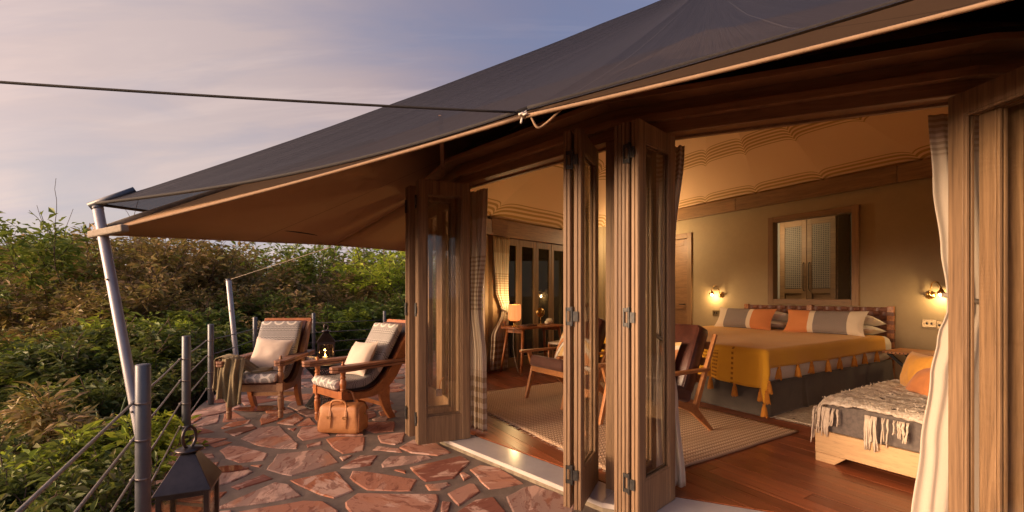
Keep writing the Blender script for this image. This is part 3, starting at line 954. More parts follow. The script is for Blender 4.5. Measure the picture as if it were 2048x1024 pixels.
def stone_mesh(poly, i):
    """one flat stone: uneven outline, rounded top edge, its own thickness"""
    r_ = random.Random(i * 31 + 5)
    cx = sum(p[0] for p in poly) / len(poly); cy = sum(p[1] for p in poly) / len(poly)
    pts = []
    n = len(poly)
    for k in range(n):
        a = Vector(poly[k]); b = Vector(poly[(k + 1) % n])
        seg = max(1, min(5, int((b - a).length / 0.07)))
        pr = Vector(poly[k - 1])
        for q in range(seg):
            p = a.lerp(b, q / seg)
            if q == 0:                                   # soften corners
                p = p * 0.86 + (pr.lerp(a, 0.75) + a.lerp(b, 0.25)) * 0.07
            off = mnoise.noise((p.x * 9, p.y * 9, i * 0.7)) * 0.014
            d = (p - Vector((cx, cy)))
            if d.length > 1e-4:
                p = p + d.normalized() * off
            pts.append((p.x - cx, p.y - cy))
    m = len(pts)
    h_ = 0.0 + r_.random() * 0.005
    rings = [(1.0, -0.03), (1.0, h_ - 0.005), (None, h_)]
    vs = []
    for sc, z in rings:
        for (x, y) in pts:
            L = math.hypot(x, y)
            k = 1.0 if sc else max(0.5, (L - 0.010) / max(L, 1e-4))
            vs.append((x * k, y * k, z))
    fs = []
    for j in range(2):
        for k in range(m):
            k2 = (k + 1) % m
            fs.append((j * m + k, j * m + k2, (j + 1) * m + k2, (j + 1) * m + k))
    fs.append(tuple(2 * m + k for k in range(m)))
    mb = MB().add(vs, fs)
    me = mb.mesh('paving_stone')
    me.materials.append(MAT['sandstone'])
    o = bpy.data.objects.new('paving_stone', me)
    o.location = (cx, cy, 0)
    col.objects.link(o)
    o.parent = terrace
    return o

def build_paving():
    r_ = random.Random(21)
    seeds = []
    tries = 0
    while tries < 9000 and len(seeds) < 330:
        tries += 1
        x = r_.uniform(-4.2, 1.6); y = r_.uniform(0.9, 9.4)
        if not inside(TERR, x, y):
            continue
        d = min(1e9, *[math.hypot(x - s[0], (y - s[1])) for s in seeds]) if seeds else 9
        need = r_.choice((0.15, 0.24, 0.30, 0.36, 0.40))
        if d < need:
            continue
        bad = False
        for h_ in TRACED:
            sd = max(((h_[(i + 1) % len(h_)][1] - h_[i][1]) * (x - h_[i][0]) - (h_[(i + 1) % len(h_)][0] - h_[i][0]) * (y - h_[i][1])) / math.hypot(h_[(i + 1) % len(h_)][0] - h_[i][0], h_[(i + 1) % len(h_)][1] - h_[i][1]) for i in range(len(h_)))
            if sd < 0.07:
                bad = True; break
        if not bad:
            seeds.append((x, y))
    idx = 0
    for h_ in TRACED:
        stone_mesh(h_, idx); idx += 1
    gap = 0.019
    for s in seeds:
        poly = [(s[0] - 0.6, s[1] - 0.6), (s[0] + 0.6, s[1] - 0.6), (s[0] + 0.6, s[1] + 0.6), (s[0] - 0.6, s[1] + 0.6)]
        for q in seeds:
            if q is s:
                continue
            dx, dy = q[0] - s[0], q[1] - s[1]
            L = math.hypot(dx, dy)
            if L > 1.5:
                continue
            nx, ny = dx / L, dy / L
            poly = clip(poly, nx, ny, nx * (s[0] + q[0]) / 2 + ny * (s[1] + q[1]) / 2 - gap)
            if len(poly) < 3:
                break
        for h_ in TRACED:
            if len(poly) < 3:
                break
            best = None
            for i in range(len(h_)):
                a, b = h_[i], h_[(i + 1) % len(h_)]
                L = math.hypot(b[0] - a[0], b[1] - a[1])
                nx, ny = (b[1] - a[1]) / L, -(b[0] - a[0]) / L
                sd = nx * (s[0] - a[0]) + ny * (s[1] - a[1])
                if best is None or sd > best[0]:
                    best = (sd, nx, ny, a)
            sd, nx, ny, a = best
            if sd < 1.2:
                poly = clip(poly, -nx, -ny, -(nx * a[0] + ny * a[1]) - gap * 1.7)
        # keep off the rail edge and off the door sill
        if len(poly) >= 3:
            for a, b in zip(OUT, OUT[1:]):
                if min((Vector(s) - a).length, (Vector(s) - b).length) < 1.0:
                    d = (b - a).normalized(); nx, ny = -d.y, d.x
                    poly = clip(poly, nx, ny, nx * a.x + ny * a.y - 0.01)
                    if len(poly) < 3: break
        for a, b in ((L2, L1), (L1, FA), (FA, FB), (FB, FC)):
            if len(poly) < 3:
                break
            tt = max(0, min(1, (Vector(s) - a).dot(b - a) / (b - a).length_squared))
            if (Vector(s) - a.lerp(b, tt)).length > 0.95:
                continue
            d = (b - a).normalized(); nx, ny = -d.y, d.x
            poly = clip(poly, nx, ny, nx * a.x + ny * a.y - 0.30)
        if len(poly) >= 3 and abs(area(poly)) > 0.006 and idx < 298:
            if area(poly) < 0:
                poly = poly[::-1]
            stone_mesh(poly, idx); idx += 1
build_paving()

def puddle(cx, cy, rx, ry, seed, label):
    pts = []
    for k in range(26):
        t = 2 * math.pi * k / 26
        q = 1 + 0.45 * mnoise.noise((math.cos(t) * 1.3 + seed, math.sin(t) * 1.3, seed))
        pts.append((cx + rx * q * math.cos(t), cy + ry * q * math.sin(t)))
    tag(MB().prism(pts, 0.004, 0.0125).build('puddle', 'puddle_water'), label, 'puddle', 'rain puddles on the terrace')
q = G(525, 818); puddle(q.x, q.y, 0.30, 0.10, 1.3, 'small rain puddle around the rear foot of the chair draped with a shawl')
q = G(455, 940); puddle(q.x, q.y, 0.13, 0.05, 5.1, 'dark rain puddle on paving just behind the nearest lantern')

# ------------------------------------------------------------------ sill, bedroom floor
def offset_line(a, b, k):
    d = (b - a).normalized(); n = Vector((-d.y, d.x))
    return a + n * k, b + n * k
def seg_meet(p, q, r, s):
    d1 = q - p; d2 = s - r
    den = d1.x * d2.y - d1.y * d2.x
    t = ((r.x - p.x) * d2.y - (r.y - p.y) * d2.x) / den
    return p + d1 * t
def ring_offset(pts, k):
    """open polyline shifted sideways by k (positive = left of travel)"""
    segs = [offset_line(a, b, k) for a, b in zip(pts, pts[1:])]
    out = [segs[0][0]]
    for s0, s1 in zip(segs, segs[1:]):
        out.append(seg_meet(*s0, *s1))
    out.append(segs[-1][1])
    return out
FRONT = [W0, L2, L1, FA, FB, FC, FD, SE]                    # walking it, the room lies on the left
def band(name, k0, k1, z0, z1, mat, i0=0, i1=None, pts=None, parent=None, bevel=0.0):
    pts = pts or FRONT
    a = ring_offset(pts, k0); b = ring_offset(pts, k1)
    i1 = i1 if i1 is not None else len(pts) - 1
    m = MB()
    for i in range(i0, i1):
        poly = [a[i], a[i + 1], b[i + 1], b[i]]
        m.prism([tuple(p) for p in poly], z0, z1)
    return m.build(name, mat, parent, bevel=bevel)
sill = band('door_sill', -0.235, 0.0, 0.035, 0.058, 'marble', bevel=0.003)
tag(sill, kind='structure')
tag(band('sill_nosing', -0.238, -0.228, 0.030, 0.0575, 'marble_edge', parent=sill))
band('riser', -0.225, 0.02, -0.3, 0.034, 'concrete', parent=sill)

def build_floor():
    floor = MB().prism([tuple(p) for p in ROOM], -0.3, ZF - 0.012).build('floor', 'black_cord')
    tag(floor, kind='structure')
    planes = []
    poly = [tuple(p) for p in ROOM]
    if area(poly) < 0: poly = poly[::-1]
    for i in range(len(poly)):
        a, b = poly[i], poly[(i + 1) % len(poly)]
        L = math.hypot(b[0] - a[0], b[1] - a[1])
        planes.append(((b[1] - a[1]) / L, -(b[0] - a[0]) / L, ((b[1] - a[1]) * a[0] - (b[0] - a[0]) * a[1]) / L - 0.012))
    r_ = random.Random(4)
    wd = 0.128
    rot = math.atan2(AW.y, AW.x)
    ca, sa = math.cos(-rot), math.sin(-rot)
    cnt = 0
    a = -0.06
    while a < 7.2:
        b = -4.2 + r_.uniform(-1.5, 0)
        while b < 4.4:
            L = r_.uniform(1.9, 3.0)
            q = [RM(a, b), RM(a + wd - 0.004, b), RM(a + wd - 0.004, b + L - 0.004), RM(a, b + L - 0.004)]
            poly = [(p.x, p.y) for p in q]
            if area(poly) < 0: poly = poly[::-1]
            for nx, ny, d in planes:
                poly = clip(poly, nx, ny, d)
                if len(poly) < 3: break
            if len(poly) >= 3 and abs(area(poly)) > 0.004:
                cx = sum(p[0] for p in poly) / len(poly); cy = sum(p[1] for p in poly) / len(poly)
                loc = [((p[0] - cx) * ca - (p[1] - cy) * sa, (p[0] - cx) * sa + (p[1] - cy) * ca) for p in poly]
                o = MB().prism(loc, -0.011, 0.0).build('plank', 'plank_wood', floor)
                o.location = (cx, cy, ZF + r_.uniform(-0.0006, 0.0006)); o.rotation_euler = (0, 0, rot)
                cnt += 1
            b += L
        a += wd
    return cnt
NPLANK = build_floor()

# ------------------------------------------------------------------ the tent: roof layers, walls, beams
tent = thing('safari_tent', 'large safari tent with tan canvas roof, dark shade net and timber walls', 'tent', (2.6, 5.6, 0))
TIPS = [Vector((-0.3, 10.6, 2.1)), Vector((-1.6, 8.6, 2.05)), P(668, 490, 6.0), P(188, 467, 3.0), P(1052, 232, 1.9),
        Vector((2.6, 0.70, 2.235)), Vector((5.8, 0.7, 2.2)), Vector((8.6, 3.2, 2.2)), Vector((8.4, 9.2, 2.2)), Vector((4.0, 12.4, 2.2))]
NTIPS = [t + Vector((0, 0, 0.26)) for t in TIPS]
NTIPS[3] = P(190, 408, 3.0); NTIPS[4] = P(1047, 222, 1.92); NTIPS[5] = Vector((2.6, 0.73, 2.39))
NTIPS[2] = TIPS[2] + Vector((-0.05, 0.1, 0.10))
APEX, NAPEX = Vector((3.2, 7.2, 5.6)), Vector((3.3, 7.2, 6.5))

def eave(a, b, t, sag, apex, drop=0.0):
    p = a.lerp(b, t)
    inn = Vector((apex.x - p.x, apex.y - p.y, 0)).normalized()
    k = 4 * t * (1 - t)
    return p + inn * sag * k + Vector((0, 0, -drop * k))

def roof_layer(tips, apex, sags, drops, power, name, mat, hem_mat, hem_r, top=0.985, inset=None):
    m = MB(); hem = MB()
    n = len(tips)
    for i in range(n):
        a, b = tips[i], tips[(i + 1) % n]
        sg, dr = sags[i], drops[i]
        def fn(u, v):
            e = eave(a, b, u, sg, apex, dr)
            k = v * top
            x = lerp(e.x, apex.x, k); y = lerp(e.y, apex.y, k)
            z = lerp(e.z, apex.z, k ** power)
            valley = -0.16 * 4 * u * (1 - u) * (k * (1 - k)) * 2.0       # cloth sags between the ridges
            z += valley + 0.012 * mnoise.noise((x * 1.1, y * 1.1, 3.0)) * (1 if k > 0.01 else 0)
            return (x, y, z)
        m.grid(26, 24, fn, lambda u, v: (i + u, v))
        ins = (inset or {}).get(i, (0.0, 0.0))
        def on(t):
            q_ = Vector(fn(t, lerp(ins[0], ins[1], t) / top)); return q_ + Vector((0, 0, 0.004 if ins[1] else 0))
        hem.tube([on(t / 26) for t in range(27)], hem_r, 6)
    o = m.build(name, mat, None, smooth=True, solid=0.004 if mat != 'shade_net' else 0.0)
    h = hem.build('hem', hem_mat, None, smooth=True)
    adopt(tent, o)
    h.parent = o
    h.matrix_parent_inverse = (Matrix.Translation(tent.location)).inverted() @ Matrix.Translation(tent.location)
    return o
SAG = [0.3, 0.25, 0.10, 0.07, 0.06, 0.3, 0.4, 0.5, 0.5, 0.4]
DROP = [0.0, 0.0, 0.0, -0.012, 0.0, 0, 0, 0, 0, 0]
canopy = roof_layer(TIPS, APEX, SAG, DROP, 1.0, 'canvas_canopy', 'tan_canvas', 'hem_canvas', 0.0085)
NSAG = [0.3, 0.25, 0.35, 0.14, 0.06, 0.3, 0.4, 0.5, 0.5, 0.4]
NDROP = [0, 0, 0.02, 0.015, 0, 0, 0, 0, 0, 0]
net = roof_layer(NTIPS, NAPEX, NSAG, NDROP, 1.05, 'shade_net', 'shade_net', 'rope_dark', 0.011, inset={3: (0.0, 0.006), 4: (0.006, 0.022)})

def part(mb, name, mat, **kw):
    o = mb.build(name, mat, None, **kw)
    adopt(tent, o)
    return o

# timber sleeves at the roof corner held by the tall pole
c0 = TIPS[3]; c1 = TIPS[3].lerp(TIPS[4], 0.11)
part(MB().bar(c0 + Vector((-0.02, 0.0, -0.01)), c1 + Vector((0, 0, -0.02)), 0.05, 0.05), 'corner_sleeve', 'tan_strap', bevel=0.01)
part(MB().tube([NTIPS[3] + Vector((-0.03, -0.01, -0.02)), NTIPS[3].lerp(NAPEX, 0.028)], [0.026, 0.02], 10), 'corner_tube', 'post_metal', smooth=True)
# light seam straps over the canvas corner
part(MB().tube([TIPS[3].lerp(APEX, t) + Vector((0, 0.0, 0.012)) for t in (0.0, 0.03, 0.08, 0.14, 0.20, 0.26)], [0.02, 0.026, 0.026, 0.024, 0.022, 0.018], 8), 'seam_strap', 'tan_strap', smooth=True)
# rope fittings at the eave corner above the doors
g = TIPS[4]
fit = MB()
for k in range(5):
    q = g + Vector((rnd.uniform(-0.02, 0.02), rnd.uniform(-0.015, 0.015), rnd.uniform(-0.01, 0.02)))
    fit.tube([q, q + Vector((rnd.uniform(-0.03, 0.03), rnd.uniform(-0.01, 0.01), rnd.uniform(-0.03, 0.03)))], 0.005, 6)
part(fit, 'rope_knot', 'white_ceramic', smooth=True)
part(MB().tube(catmull([g + Vector((0.02, 0, 0)), g + Vector((0.05, 0, -0.05)), g + Vector((0.09, 0, -0.03)), g + Vector((0.16, -0.05, 0.02))], 5), 0.005, 6), 'tie_cord', 'hem_canvas', smooth=True)

# header timbers over the doors
i0, i1 = 0, len(FRONT) - 1
def tband(name, *a, **k):
    o = band(name, *a, **k); adopt(tent, o); return o
tband('header_beam', -0.045, 0.045, 2.235, 2.47, 'header_wood', bevel=0.004)
tband('header_ledge', -0.17, -0.05, 2.415, 2.45, 'header_wood', bevel=0.004)
tband('header_track', -0.09, -0.046, 2.30, 2.345, 'header_wood', bevel=0.003)
tband('header_liner', 0.046, 0.075, 2.222, 2.26, 'trim_wood', bevel=0.003)
tband('valance', 0.0, 0.012, 2.47, 2.57, 'dark_cloth')
# a short strut under the canopy
s0 = P(886, 352, 3.75); part(MB().bar(s0, s0 + Vector((0.02, -0.25, 0.42)), 0.03, 0.03), 'roof_strut', 'header_wood')

# corner posts between the door openings
for q in (L1, L2, W0):
    part(MB().obox((q.x, q.y, 1.14), (0.05, 0, 0), (0, 0.05, 0), (0, 0, 1.09)), 'corner_post', 'door_wood', bevel=0.004)
for q, ang in ((FA + Vector((-0.05, 0.06)), -45), (FB, -33), (FC + Vector((0.40, -0.03)), -8)):
    c, s = math.cos(R(ang)), math.sin(R(ang))
    part(MB().obox((q.x, q.y, 1.14), (0.055 * c, 0.055 * s, 0), (-0.05 * s, 0.05 * c, 0), (0, 0, 1.09)), 'corner_post', 'door_wood', bevel=0.004)

# solid walls out of sight of the terrace
def wall_run(name, pts, z0, z1, mat, th=0.08):
    m = MB()
    a = ring_offset(pts, 0.0); b = ring_offset(pts, -th)
    for i in range(len(pts) - 1):
        m.prism([tuple(p) for p in (a[i], a[i + 1], b[i + 1], b[i])], z0, z1)
    return part(m, name, mat)
wall_run('end_wall', [FD, SE, WN], -0.3, 3.1, 'wall_paint')
wall_run('rear_wall', [WF, W2, W1], -0.3, 3.0, 'wall_paint')

# headboard wall with a doorway and a framed opening
OB0, OB1 = wall_b(1706), wall_b(1548)
OZ0, OZ1 = 1.20, 2.49
DB0, DB1 = wall_b(1376), wall_b(1376) + 0.78
DZ = 2.42
def wall_piece(b0, b1, z0, z1, a0=-0.07, a1=-0.17):
    return [RM(a0, b0), RM(a0, b1), RM(a1, b1), RM(a1, b0)], z0, z1
hw = MB()
for b0, b1, z0, z1 in ((-1.7, OB0, -0.3, 3.05), (OB0, OB1, -0.3, OZ0), (OB0, OB1, OZ1, 3.05), (OB1, DB0, -0.3, 3.05), (DB0, DB1, DZ, 3.05), (DB1, 4.2, -0.3, 3.05)):
    pl, a_, b_ = wall_piece(b0, b1, z0, z1)
    hw.prism([(p.x, p.y) for p in pl], a_, b_)
part(hw, 'headboard_wall', 'wall_paint')
def rm_box(mb, a0, a1, b0, b1, z0, z1):
    c = RM((a0 + a1) / 2, (b0 + b1) / 2, (z0 + z1) / 2)
    mb.obox(c, Vector((*(AU * (a1 - a0) / 2), 0)), Vector((*(AW * (b1 - b0) / 2), 0)), (0, 0, (z1 - z0) / 2))
    return mb
def tpart_rm(name, mat, *boxes, bevel=0.004):
    m = MB()
    for b in boxes: rm_box(m, *b)
    return part(m, name, mat, bevel=bevel)
# wall plate beam in lengths
bb = [-1.7, wall_b(1800), wall_b(1478), 4.2]
for i in range(3):
    tpart_rm('wall_beam', 'trim_wood', (-0.069, 0.03, bb[i] + 0.003, bb[i + 1] - 0.003, 2.79, 3.02))
# frame of the opening
fw = 0.085
for nm, bx in (('opening_jamb', (-0.18, -0.03, OB0 - fw, OB0 + 0.004, OZ0 - fw, OZ1 + fw)), ('opening_jamb', (-0.18, -0.03, OB1 - 0.004, OB1 + fw, OZ0 - fw, OZ1 + fw)),
               ('opening_frame', (-0.178, -0.032, OB0 + 0.005, OB1 - 0.005, OZ1 - 0.004, OZ1 + fw)), ('opening_frame', (-0.178, -0.032, OB0 + 0.005, OB1 - 0.005, OZ0 - fw, OZ0 + 0.004))):
    tpart_rm(nm, 'trim_wood_upright' if nm == 'opening_jamb' else 'trim_wood', bx)
# doorway frame and timber door
tpart_rm('door_frame', 'trim_wood_upright', (-0.15, -0.04, DB0 - 0.10, DB0 + 0.002, ZF, DZ + 0.10))
tpart_rm('door_frame', 'trim_wood_upright', (-0.15, -0.04, DB1 - 0.002, DB1 + 0.10, ZF, DZ + 0.10))
tpart_rm('door_frame', 'trim_wood', (-0.148, -0.042, DB0 + 0.003, DB1 - 0.003, DZ - 0.002, DZ + 0.10))
d_ = tpart_rm('inner_door', 'header_wood', (-0.135, -0.10, DB0 + 0.006, DB0 + 0.12, ZF + 0.01, DZ - 0.006), (-0.135, -0.10, DB1 - 0.12, DB1 - 0.006, ZF + 0.01, DZ - 0.006),
              (-0.135, -0.10, DB0 + 0.12, DB1 - 0.12, DZ - 0.14, DZ - 0.006), (-0.135, -0.10, DB0 + 0.12, DB1 - 0.12, 0.98, 1.12), (-0.135, -0.10, DB0 + 0.12, DB1 - 0.12, ZF + 0.01, 0.26), (-0.130, -0.115, DB0 + 0.11, DB1 - 0.11, 0.2, DZ - 0.1))
hd = MB(); q = RM(-0.06, DB0 + 0.09, 1.08)
hd.tube([q + Vector((*(AU * 0.05), 0)), q - Vector((*(AU * 0.01), 0)), q + Vector((*(AW * 0.11), 0)) - Vector((*(AU * 0.01), 0))], 0.009, 8)
h_ = hd.build('door_handle', 'black_metal', None, smooth=True); h_.parent = d_; h_.matrix_parent_inverse = Matrix.Identity(4)

# dressing room behind the opening
dr = MB()
rm_box(dr, -2.1, -2.0, -1.0, 4.2, -0.3, 2.9)
rm_box(dr, -2.1, -0.18, -1.1, -1.0, -0.3, 2.9)
rm_box(dr, -2.1, -0.18, 4.2, 4.3, -0.3, 2.9)
rm_box(dr, -2.1, -0.18, -1.1, 4.3, -0.35, -0.3)
part(dr, 'dressing_room_wall', 'white_paint')
part(rm_box(MB(), -2.1, -0.18, -1.1, 4.3, 2.9, 2.95), 'dressing_room_ceiling', 'white_paint')

# canvas lining of the ceiling
def build_lining():
    ring = [(*W0, 2.52), (*L2, 2.47), (*L1, 2.47), (*FA, 2.47), (*FB, 2.47), (*FC, 2.47), (*FD, 2.47), (*SE, 2.8),
            (*RM(-0.06, -1.65).to_2d(), 3.0), (*RM(-0.06, -0.30).to_2d(), 3.0), (*RM(-0.06, 0.85).to_2d(), 3.0), (*RM(-0.06, 1.9).to_2d(), 3.0), (*RM(-0.06, 2.9).to_2d(), 3.0), (*RM(-0.06, 4.15).to_2d(), 2.95), (*W2, 2.7), (*W1, 2.54)]
    ring = [Vector(p) for p in ring]
    ap = Vector((2.55, 5.7, 4.75))
    m = MB()
    n = len(ring)
    for i in range(n):
        a, b = ring[i], ring[(i + 1) % n]
        def fn(u, v):
            e = a.lerp(b, u)
            k = v * 0.99
            x = lerp(e.x, ap.x, k); y = lerp(e.y, ap.y, k)
            z = lerp(e.z, ap.z, k ** 0.92)
            z += 0.035 * 4 * u * (1 - u) * k * (1 - k) * 2 - (0.02 * 4 * u * (1 - u) if v == 0 else 0)
            z += 0.008 * mnoise.noise((x * 2.2, y * 2.2, 8.0))
            return (x, y, z)
        m.grid(14, 26, fn, lambda u, v: (i + u + 0.0, v))
    part(m, 'ceiling_lining', 'lining', smooth=True)
build_lining()

# ------------------------------------------------------------------ glazed fixed panels and window wall
def glazed_panel(name, label, cat, a, b, n, zt=2.21, zb=0.06, mat='door_wood', gmat='pane_glass', group=None, low=0.2, sw=0.045):
    t = thing(name, label, cat, (*a.lerp(b, 0.5), zb), 0, group)
    d = (b - a); L = d.length; d = d / L; nn = Vector((-d.y, d.x))
    w = L / n
    parts = []
    for k in range(n):
        s = a + d * (w * k + 0.004); e = a + d * (w * (k + 1) - 0.004)
        m = MB()
        for c0_, in ((s + d * sw,), (e - d * sw,)):
            m.obox((c0_.x, c0_.y, (zb + zt) / 2), (d.x * sw, d.y * sw, 0), (nn.x * 0.022, nn.y * 0.022, 0), (0, 0, (zt - zb) / 2))
        c = (s + e) / 2; hw_ = (e - s).length / 2 - 2 * sw
        for z0, z1 in ((zb, zb + low), (zt - 0.11, zt)):
            m.obox((c.x, c.y, (z0 + z1) / 2), (d.x * hw_, d.y * hw_, 0), (nn.x * 0.020, nn.y * 0.020, 0), (0, 0, (z1 - z0) / 2))
        o = m.build('leaf', mat, None, bevel=0.003); adopt(t, o)
        gl = MB().obox((c.x, c.y, (zb + low + zt - 0.11) / 2), (d.x * hw_, d.y * hw_, 0), (nn.x * 0.004, nn.y * 0.004, 0), (0, 0, (zt - 0.11 - zb - low) / 2)).build('pane', gmat)
        gl.parent = o
    return t
glazed_panel('glazed_screen', 'closed glazed timber screen seen through the leftmost folded doors', 'glazed screen', L1 + Vector((0.02, -0.05)), FA + Vector((-0.09, 0.14)), 2, low=0.22)
glazed_panel('glazed_screen', 'closed glazed timber screen behind the tied check curtain', 'glazed screen', L2 + Vector((0, -0.06)), L1 + Vector((0, 0.06)), 2, low=0.22)
glazed_panel('glazed_screen', 'closed glazed timber screen at the far corner by the desk curtain', 'glazed screen', W0 + Vector((-0.04, -0.06)), L2 + Vector((0.04, 0.06)), 2, low=0.22)
dd = (W1 - W0).normalized()
glazed_panel('window', 'three-light timber window with dark screened panes behind the desk', 'window', W0 + dd * 0.22, W1 + dd * 0.1, 4, gmat='screened_glass', low=0.16, sw=0.033)
tag(adopt(tent, MB().obox((*(W0 + dd * 0.12), 1.14), (dd.x * 0.09, dd.y * 0.09, 0), (-dd.y * 0.03, dd.x * 0.03, 0), (0, 0, 1.08)).build('window_jamb', 'door_wood', bevel=0.003)))
o = MB().bar((*W0, 2.36), (*W1, 2.36), 0.10, 0.27).build('window_header', 'header_wood', bevel=0.004); adopt(tent, o)

# ------------------------------------------------------------------ folding doors
def hinge_mesh():
    m = MB().tube([(0, 0, -0.055), (0, 0, 0.055)], 0.0085, 10)
    m.box(-0.034, -0.004, -0.002, 0.004, -0.028, 0.028)
    m.box(0.004, 0.036, -0.002, 0.004, 0.03, 0.05); m.box(0.004, 0.036, -0.002, 0.004, -0.05, -0.03); m.box(0.028, 0.036, -0.002, 0.004, -0.05, 0.05)
    me = m.mesh('hinge'); me.materials.append(MAT['hinge_metal'])
    return me
HINGE = hinge_mesh()
ZB, ZT = 0.062, 2.205
def door_leaf(t, out, inn, hinge=True, hoff=0.0, pane=True):
    d = (inn - out); L = d.length; d = d / L; nn = Vector((-d.y, d.x)); th = 0.0225
    m = MB()
    sw, tr_, br = 0.064, 0.105, 0.205
    for c in (out + d * sw / 2, inn - d * sw / 2):
        m.obox((c.x, c.y, (ZB + ZT) / 2), (d.x * sw / 2, d.y * sw / 2, 0), (nn.x * th, nn.y * th, 0), (0, 0, (ZT - ZB) / 2))
    c = (out + inn) / 2; hw_ = L / 2 - sw
    for z0, z1 in ((ZB, ZB + br), (ZT - tr_, ZT)):
        m.obox((c.x, c.y, (z0 + z1) / 2), (d.x * hw_, d.y * hw_, 0), (nn.x * (th - 0.002), nn.y * (th - 0.002), 0), (0, 0, (z1 - z0) / 2))
    # glazing beads
    zl, zh = ZB + br, ZT - tr_
    for sg in (-1, 1):
        for c2 in (out + d * (sw + 0.006), inn - d * (sw + 0.006)):
            m.obox((c2.x + nn.x * sg * 0.012, c2.y + nn.y * sg * 0.012, (zl + zh) / 2), (d.x * 0.006, d.y * 0.006, 0), (nn.x * 0.007, nn.y * 0.007, 0), (0, 0, (zh - zl) / 2))
        for z in (zl + 0.006, zh - 0.006):
            m.obox((c.x + nn.x * sg * 0.012, c.y + nn.y * sg * 0.012, z), (d.x * (hw_ - 0.012), d.y * (hw_ - 0.012), 0), (nn.x * 0.007, nn.y * 0.007, 0), (0, 0, 0.006))
    # rebated battens along both edges
    for c3, sg in ((out, -1), (inn, 1)):
        for off, w3 in ((-0.0115, 0.0075), (0.0105, 0.0090)):
            e3 = c3 + d * sg * 0.003 + nn * off
            m.obox((e3.x, e3.y, (ZB + ZT) / 2), (d.x * 0.0035, d.y * 0.0035, 0), (nn.x * w3, nn.y * w3, 0), (0, 0, (ZT - ZB) / 2 - 0.002))
    o = m.build('leaf', 'door_wood', None, bevel=0.0025); adopt(t, o)
    if pane:
        g_ = MB().obox((c.x, c.y, (zl + zh) / 2), (d.x * hw_, d.y * hw_, 0), (nn.x * 0.003, nn.y * 0.003, 0), (0, 0, (zh - zl) / 2)).build('pane', 'pane_glass')
        g_.parent = o
    if hinge:
        for z in (0.26, 1.15, 2.03):
            h_ = bpy.data.objects.new('hinge', HINGE); col.objects.link(h_)
            e = out + nn * hoff - d * 0.012
            h_.parent = o
            h_.location = (e.x, e.y, z); h_.rotation_euler = (0, 0, math.atan2(-nn.y, -nn.x) if hoff <= 0 else math.atan2(nn.y, nn.x))
    return o

def G2(px, py, z): return G(px, py, z).to_2d()
# left bank
lo, li = G2(836, 889, ZB), G2(938, 875, ZB)
dl = (li - lo).normalized(); nl = Vector((-dl.y, dl.x))
bank = thing('folding_door', 'bank of folded glazed timber doors beside the terrace lounge chairs', 'folding door', (*((lo + li) / 2), 0), 0, 'folding door banks')
door_leaf(bank, lo, li, True, 0.032)
door_leaf(bank, lo + nl * 0.052, li + nl * 0.052, False)
q = G2(813, 868.5, ZB)
door_leaf(bank, q - nl * 0.0, q + dl * 0.45, True, -0.03)
door_leaf(bank, q - nl * 0.055 + dl * 0.01, q - nl * 0.055 + dl * 0.46, False)
# middle stack, left half
ml = thing('folding_door', 'narrow pair of folded timber doors left of the corner post, edges to the camera', 'folding door', (0.4, 2.6, 0), 0, 'folding door banks')
d2 = Vector((0.40, 0.917)).normalized(); n2 = Vector((-d2.y, d2.x))
ob_ = Vector((0.370, 2.440))
door_leaf(ml, ob_, ob_ + d2 * 0.43, True, 0.031)
door_leaf(ml, ob_ + n2 * 0.066 + d2 * 0.01, ob_ + n2 * 0.066 + d2 * 0.44, False)
# middle stack, right half
mr = thing('folding_door', 'stack of three folded glazed doors in front of the leather armchair', 'folding door', (0.8, 2.5, 0), 0, 'folding door banks')
oe, ie = Vector((0.655, 2.312)), Vector((0.952, 2.592))
d3 = (ie - oe).normalized(); n3 = Vector((-d3.y, d3.x))
door_leaf(mr, oe, ie, True, 0.03)
def swing(v, deg):
    c, s = math.cos(R(deg)), math.sin(R(deg)); return Vector((v.x * c - v.y * s, v.x * s + v.y * c))
door_leaf(mr, oe + n3 * 0.056 - d3 * 0.004, oe + n3 * 0.056 - d3 * 0.004 + swing(d3, 9) * 0.415, False)
door_leaf(mr, oe + n3 * 0.108 + d3 * 0.004, oe + n3 * 0.108 + d3 * 0.004 + swing(d3, 15) * 0.415, False)
# right bank
rb = thing('folding_door', 'large nearest bank of folded timber doors beside the plain white curtain', 'folding door', (2.2, 1.8, 0), 0, 'folding door banks')
ri = Vector((2.095, 2.065)); d4 = Vector((0.03, -1)).normalized(); n4 = Vector((-d4.y, d4.x))
for k, (off, sh) in enumerate(((0.0, 0.0), (0.055, 0.085), (0.16, 0.10), (0.215, 0.19))):
    door_leaf(rb, ri + n4 * off + d4 * (0.45 + sh), ri + n4 * off + d4 * sh, k == 0, 0.03)
# small padlock and tag hung on the left bank
pk = thing('padlock', 'small grey padlock hung with a red cord inside the left door bank', 'padlock', (*(lo.lerp(li, 0.42) + nl * 0.03), 0.5))
adopt(pk, MB().obox((*(lo.lerp(li, 0.42) + nl * 0.026), 0.46), (dl.x * 0.026, dl.y * 0.026, 0), (nl.x * 0.004, nl.y * 0.004, 0), (0, 0, 0.03)).build('body', 'steel', bevel=0.006),
      MB().tube(catmull([Vector((*(lo.lerp(li, 0.42) + nl * 0.024), 0.49)), Vector((*(lo.lerp(li, 0.44) + nl * 0.022), 0.55)), Vector((*(lo.lerp(li, 0.5) + nl * 0.02), 0.585))], 5), 0.003, 6).build('shackle', 'orange_cloth'))

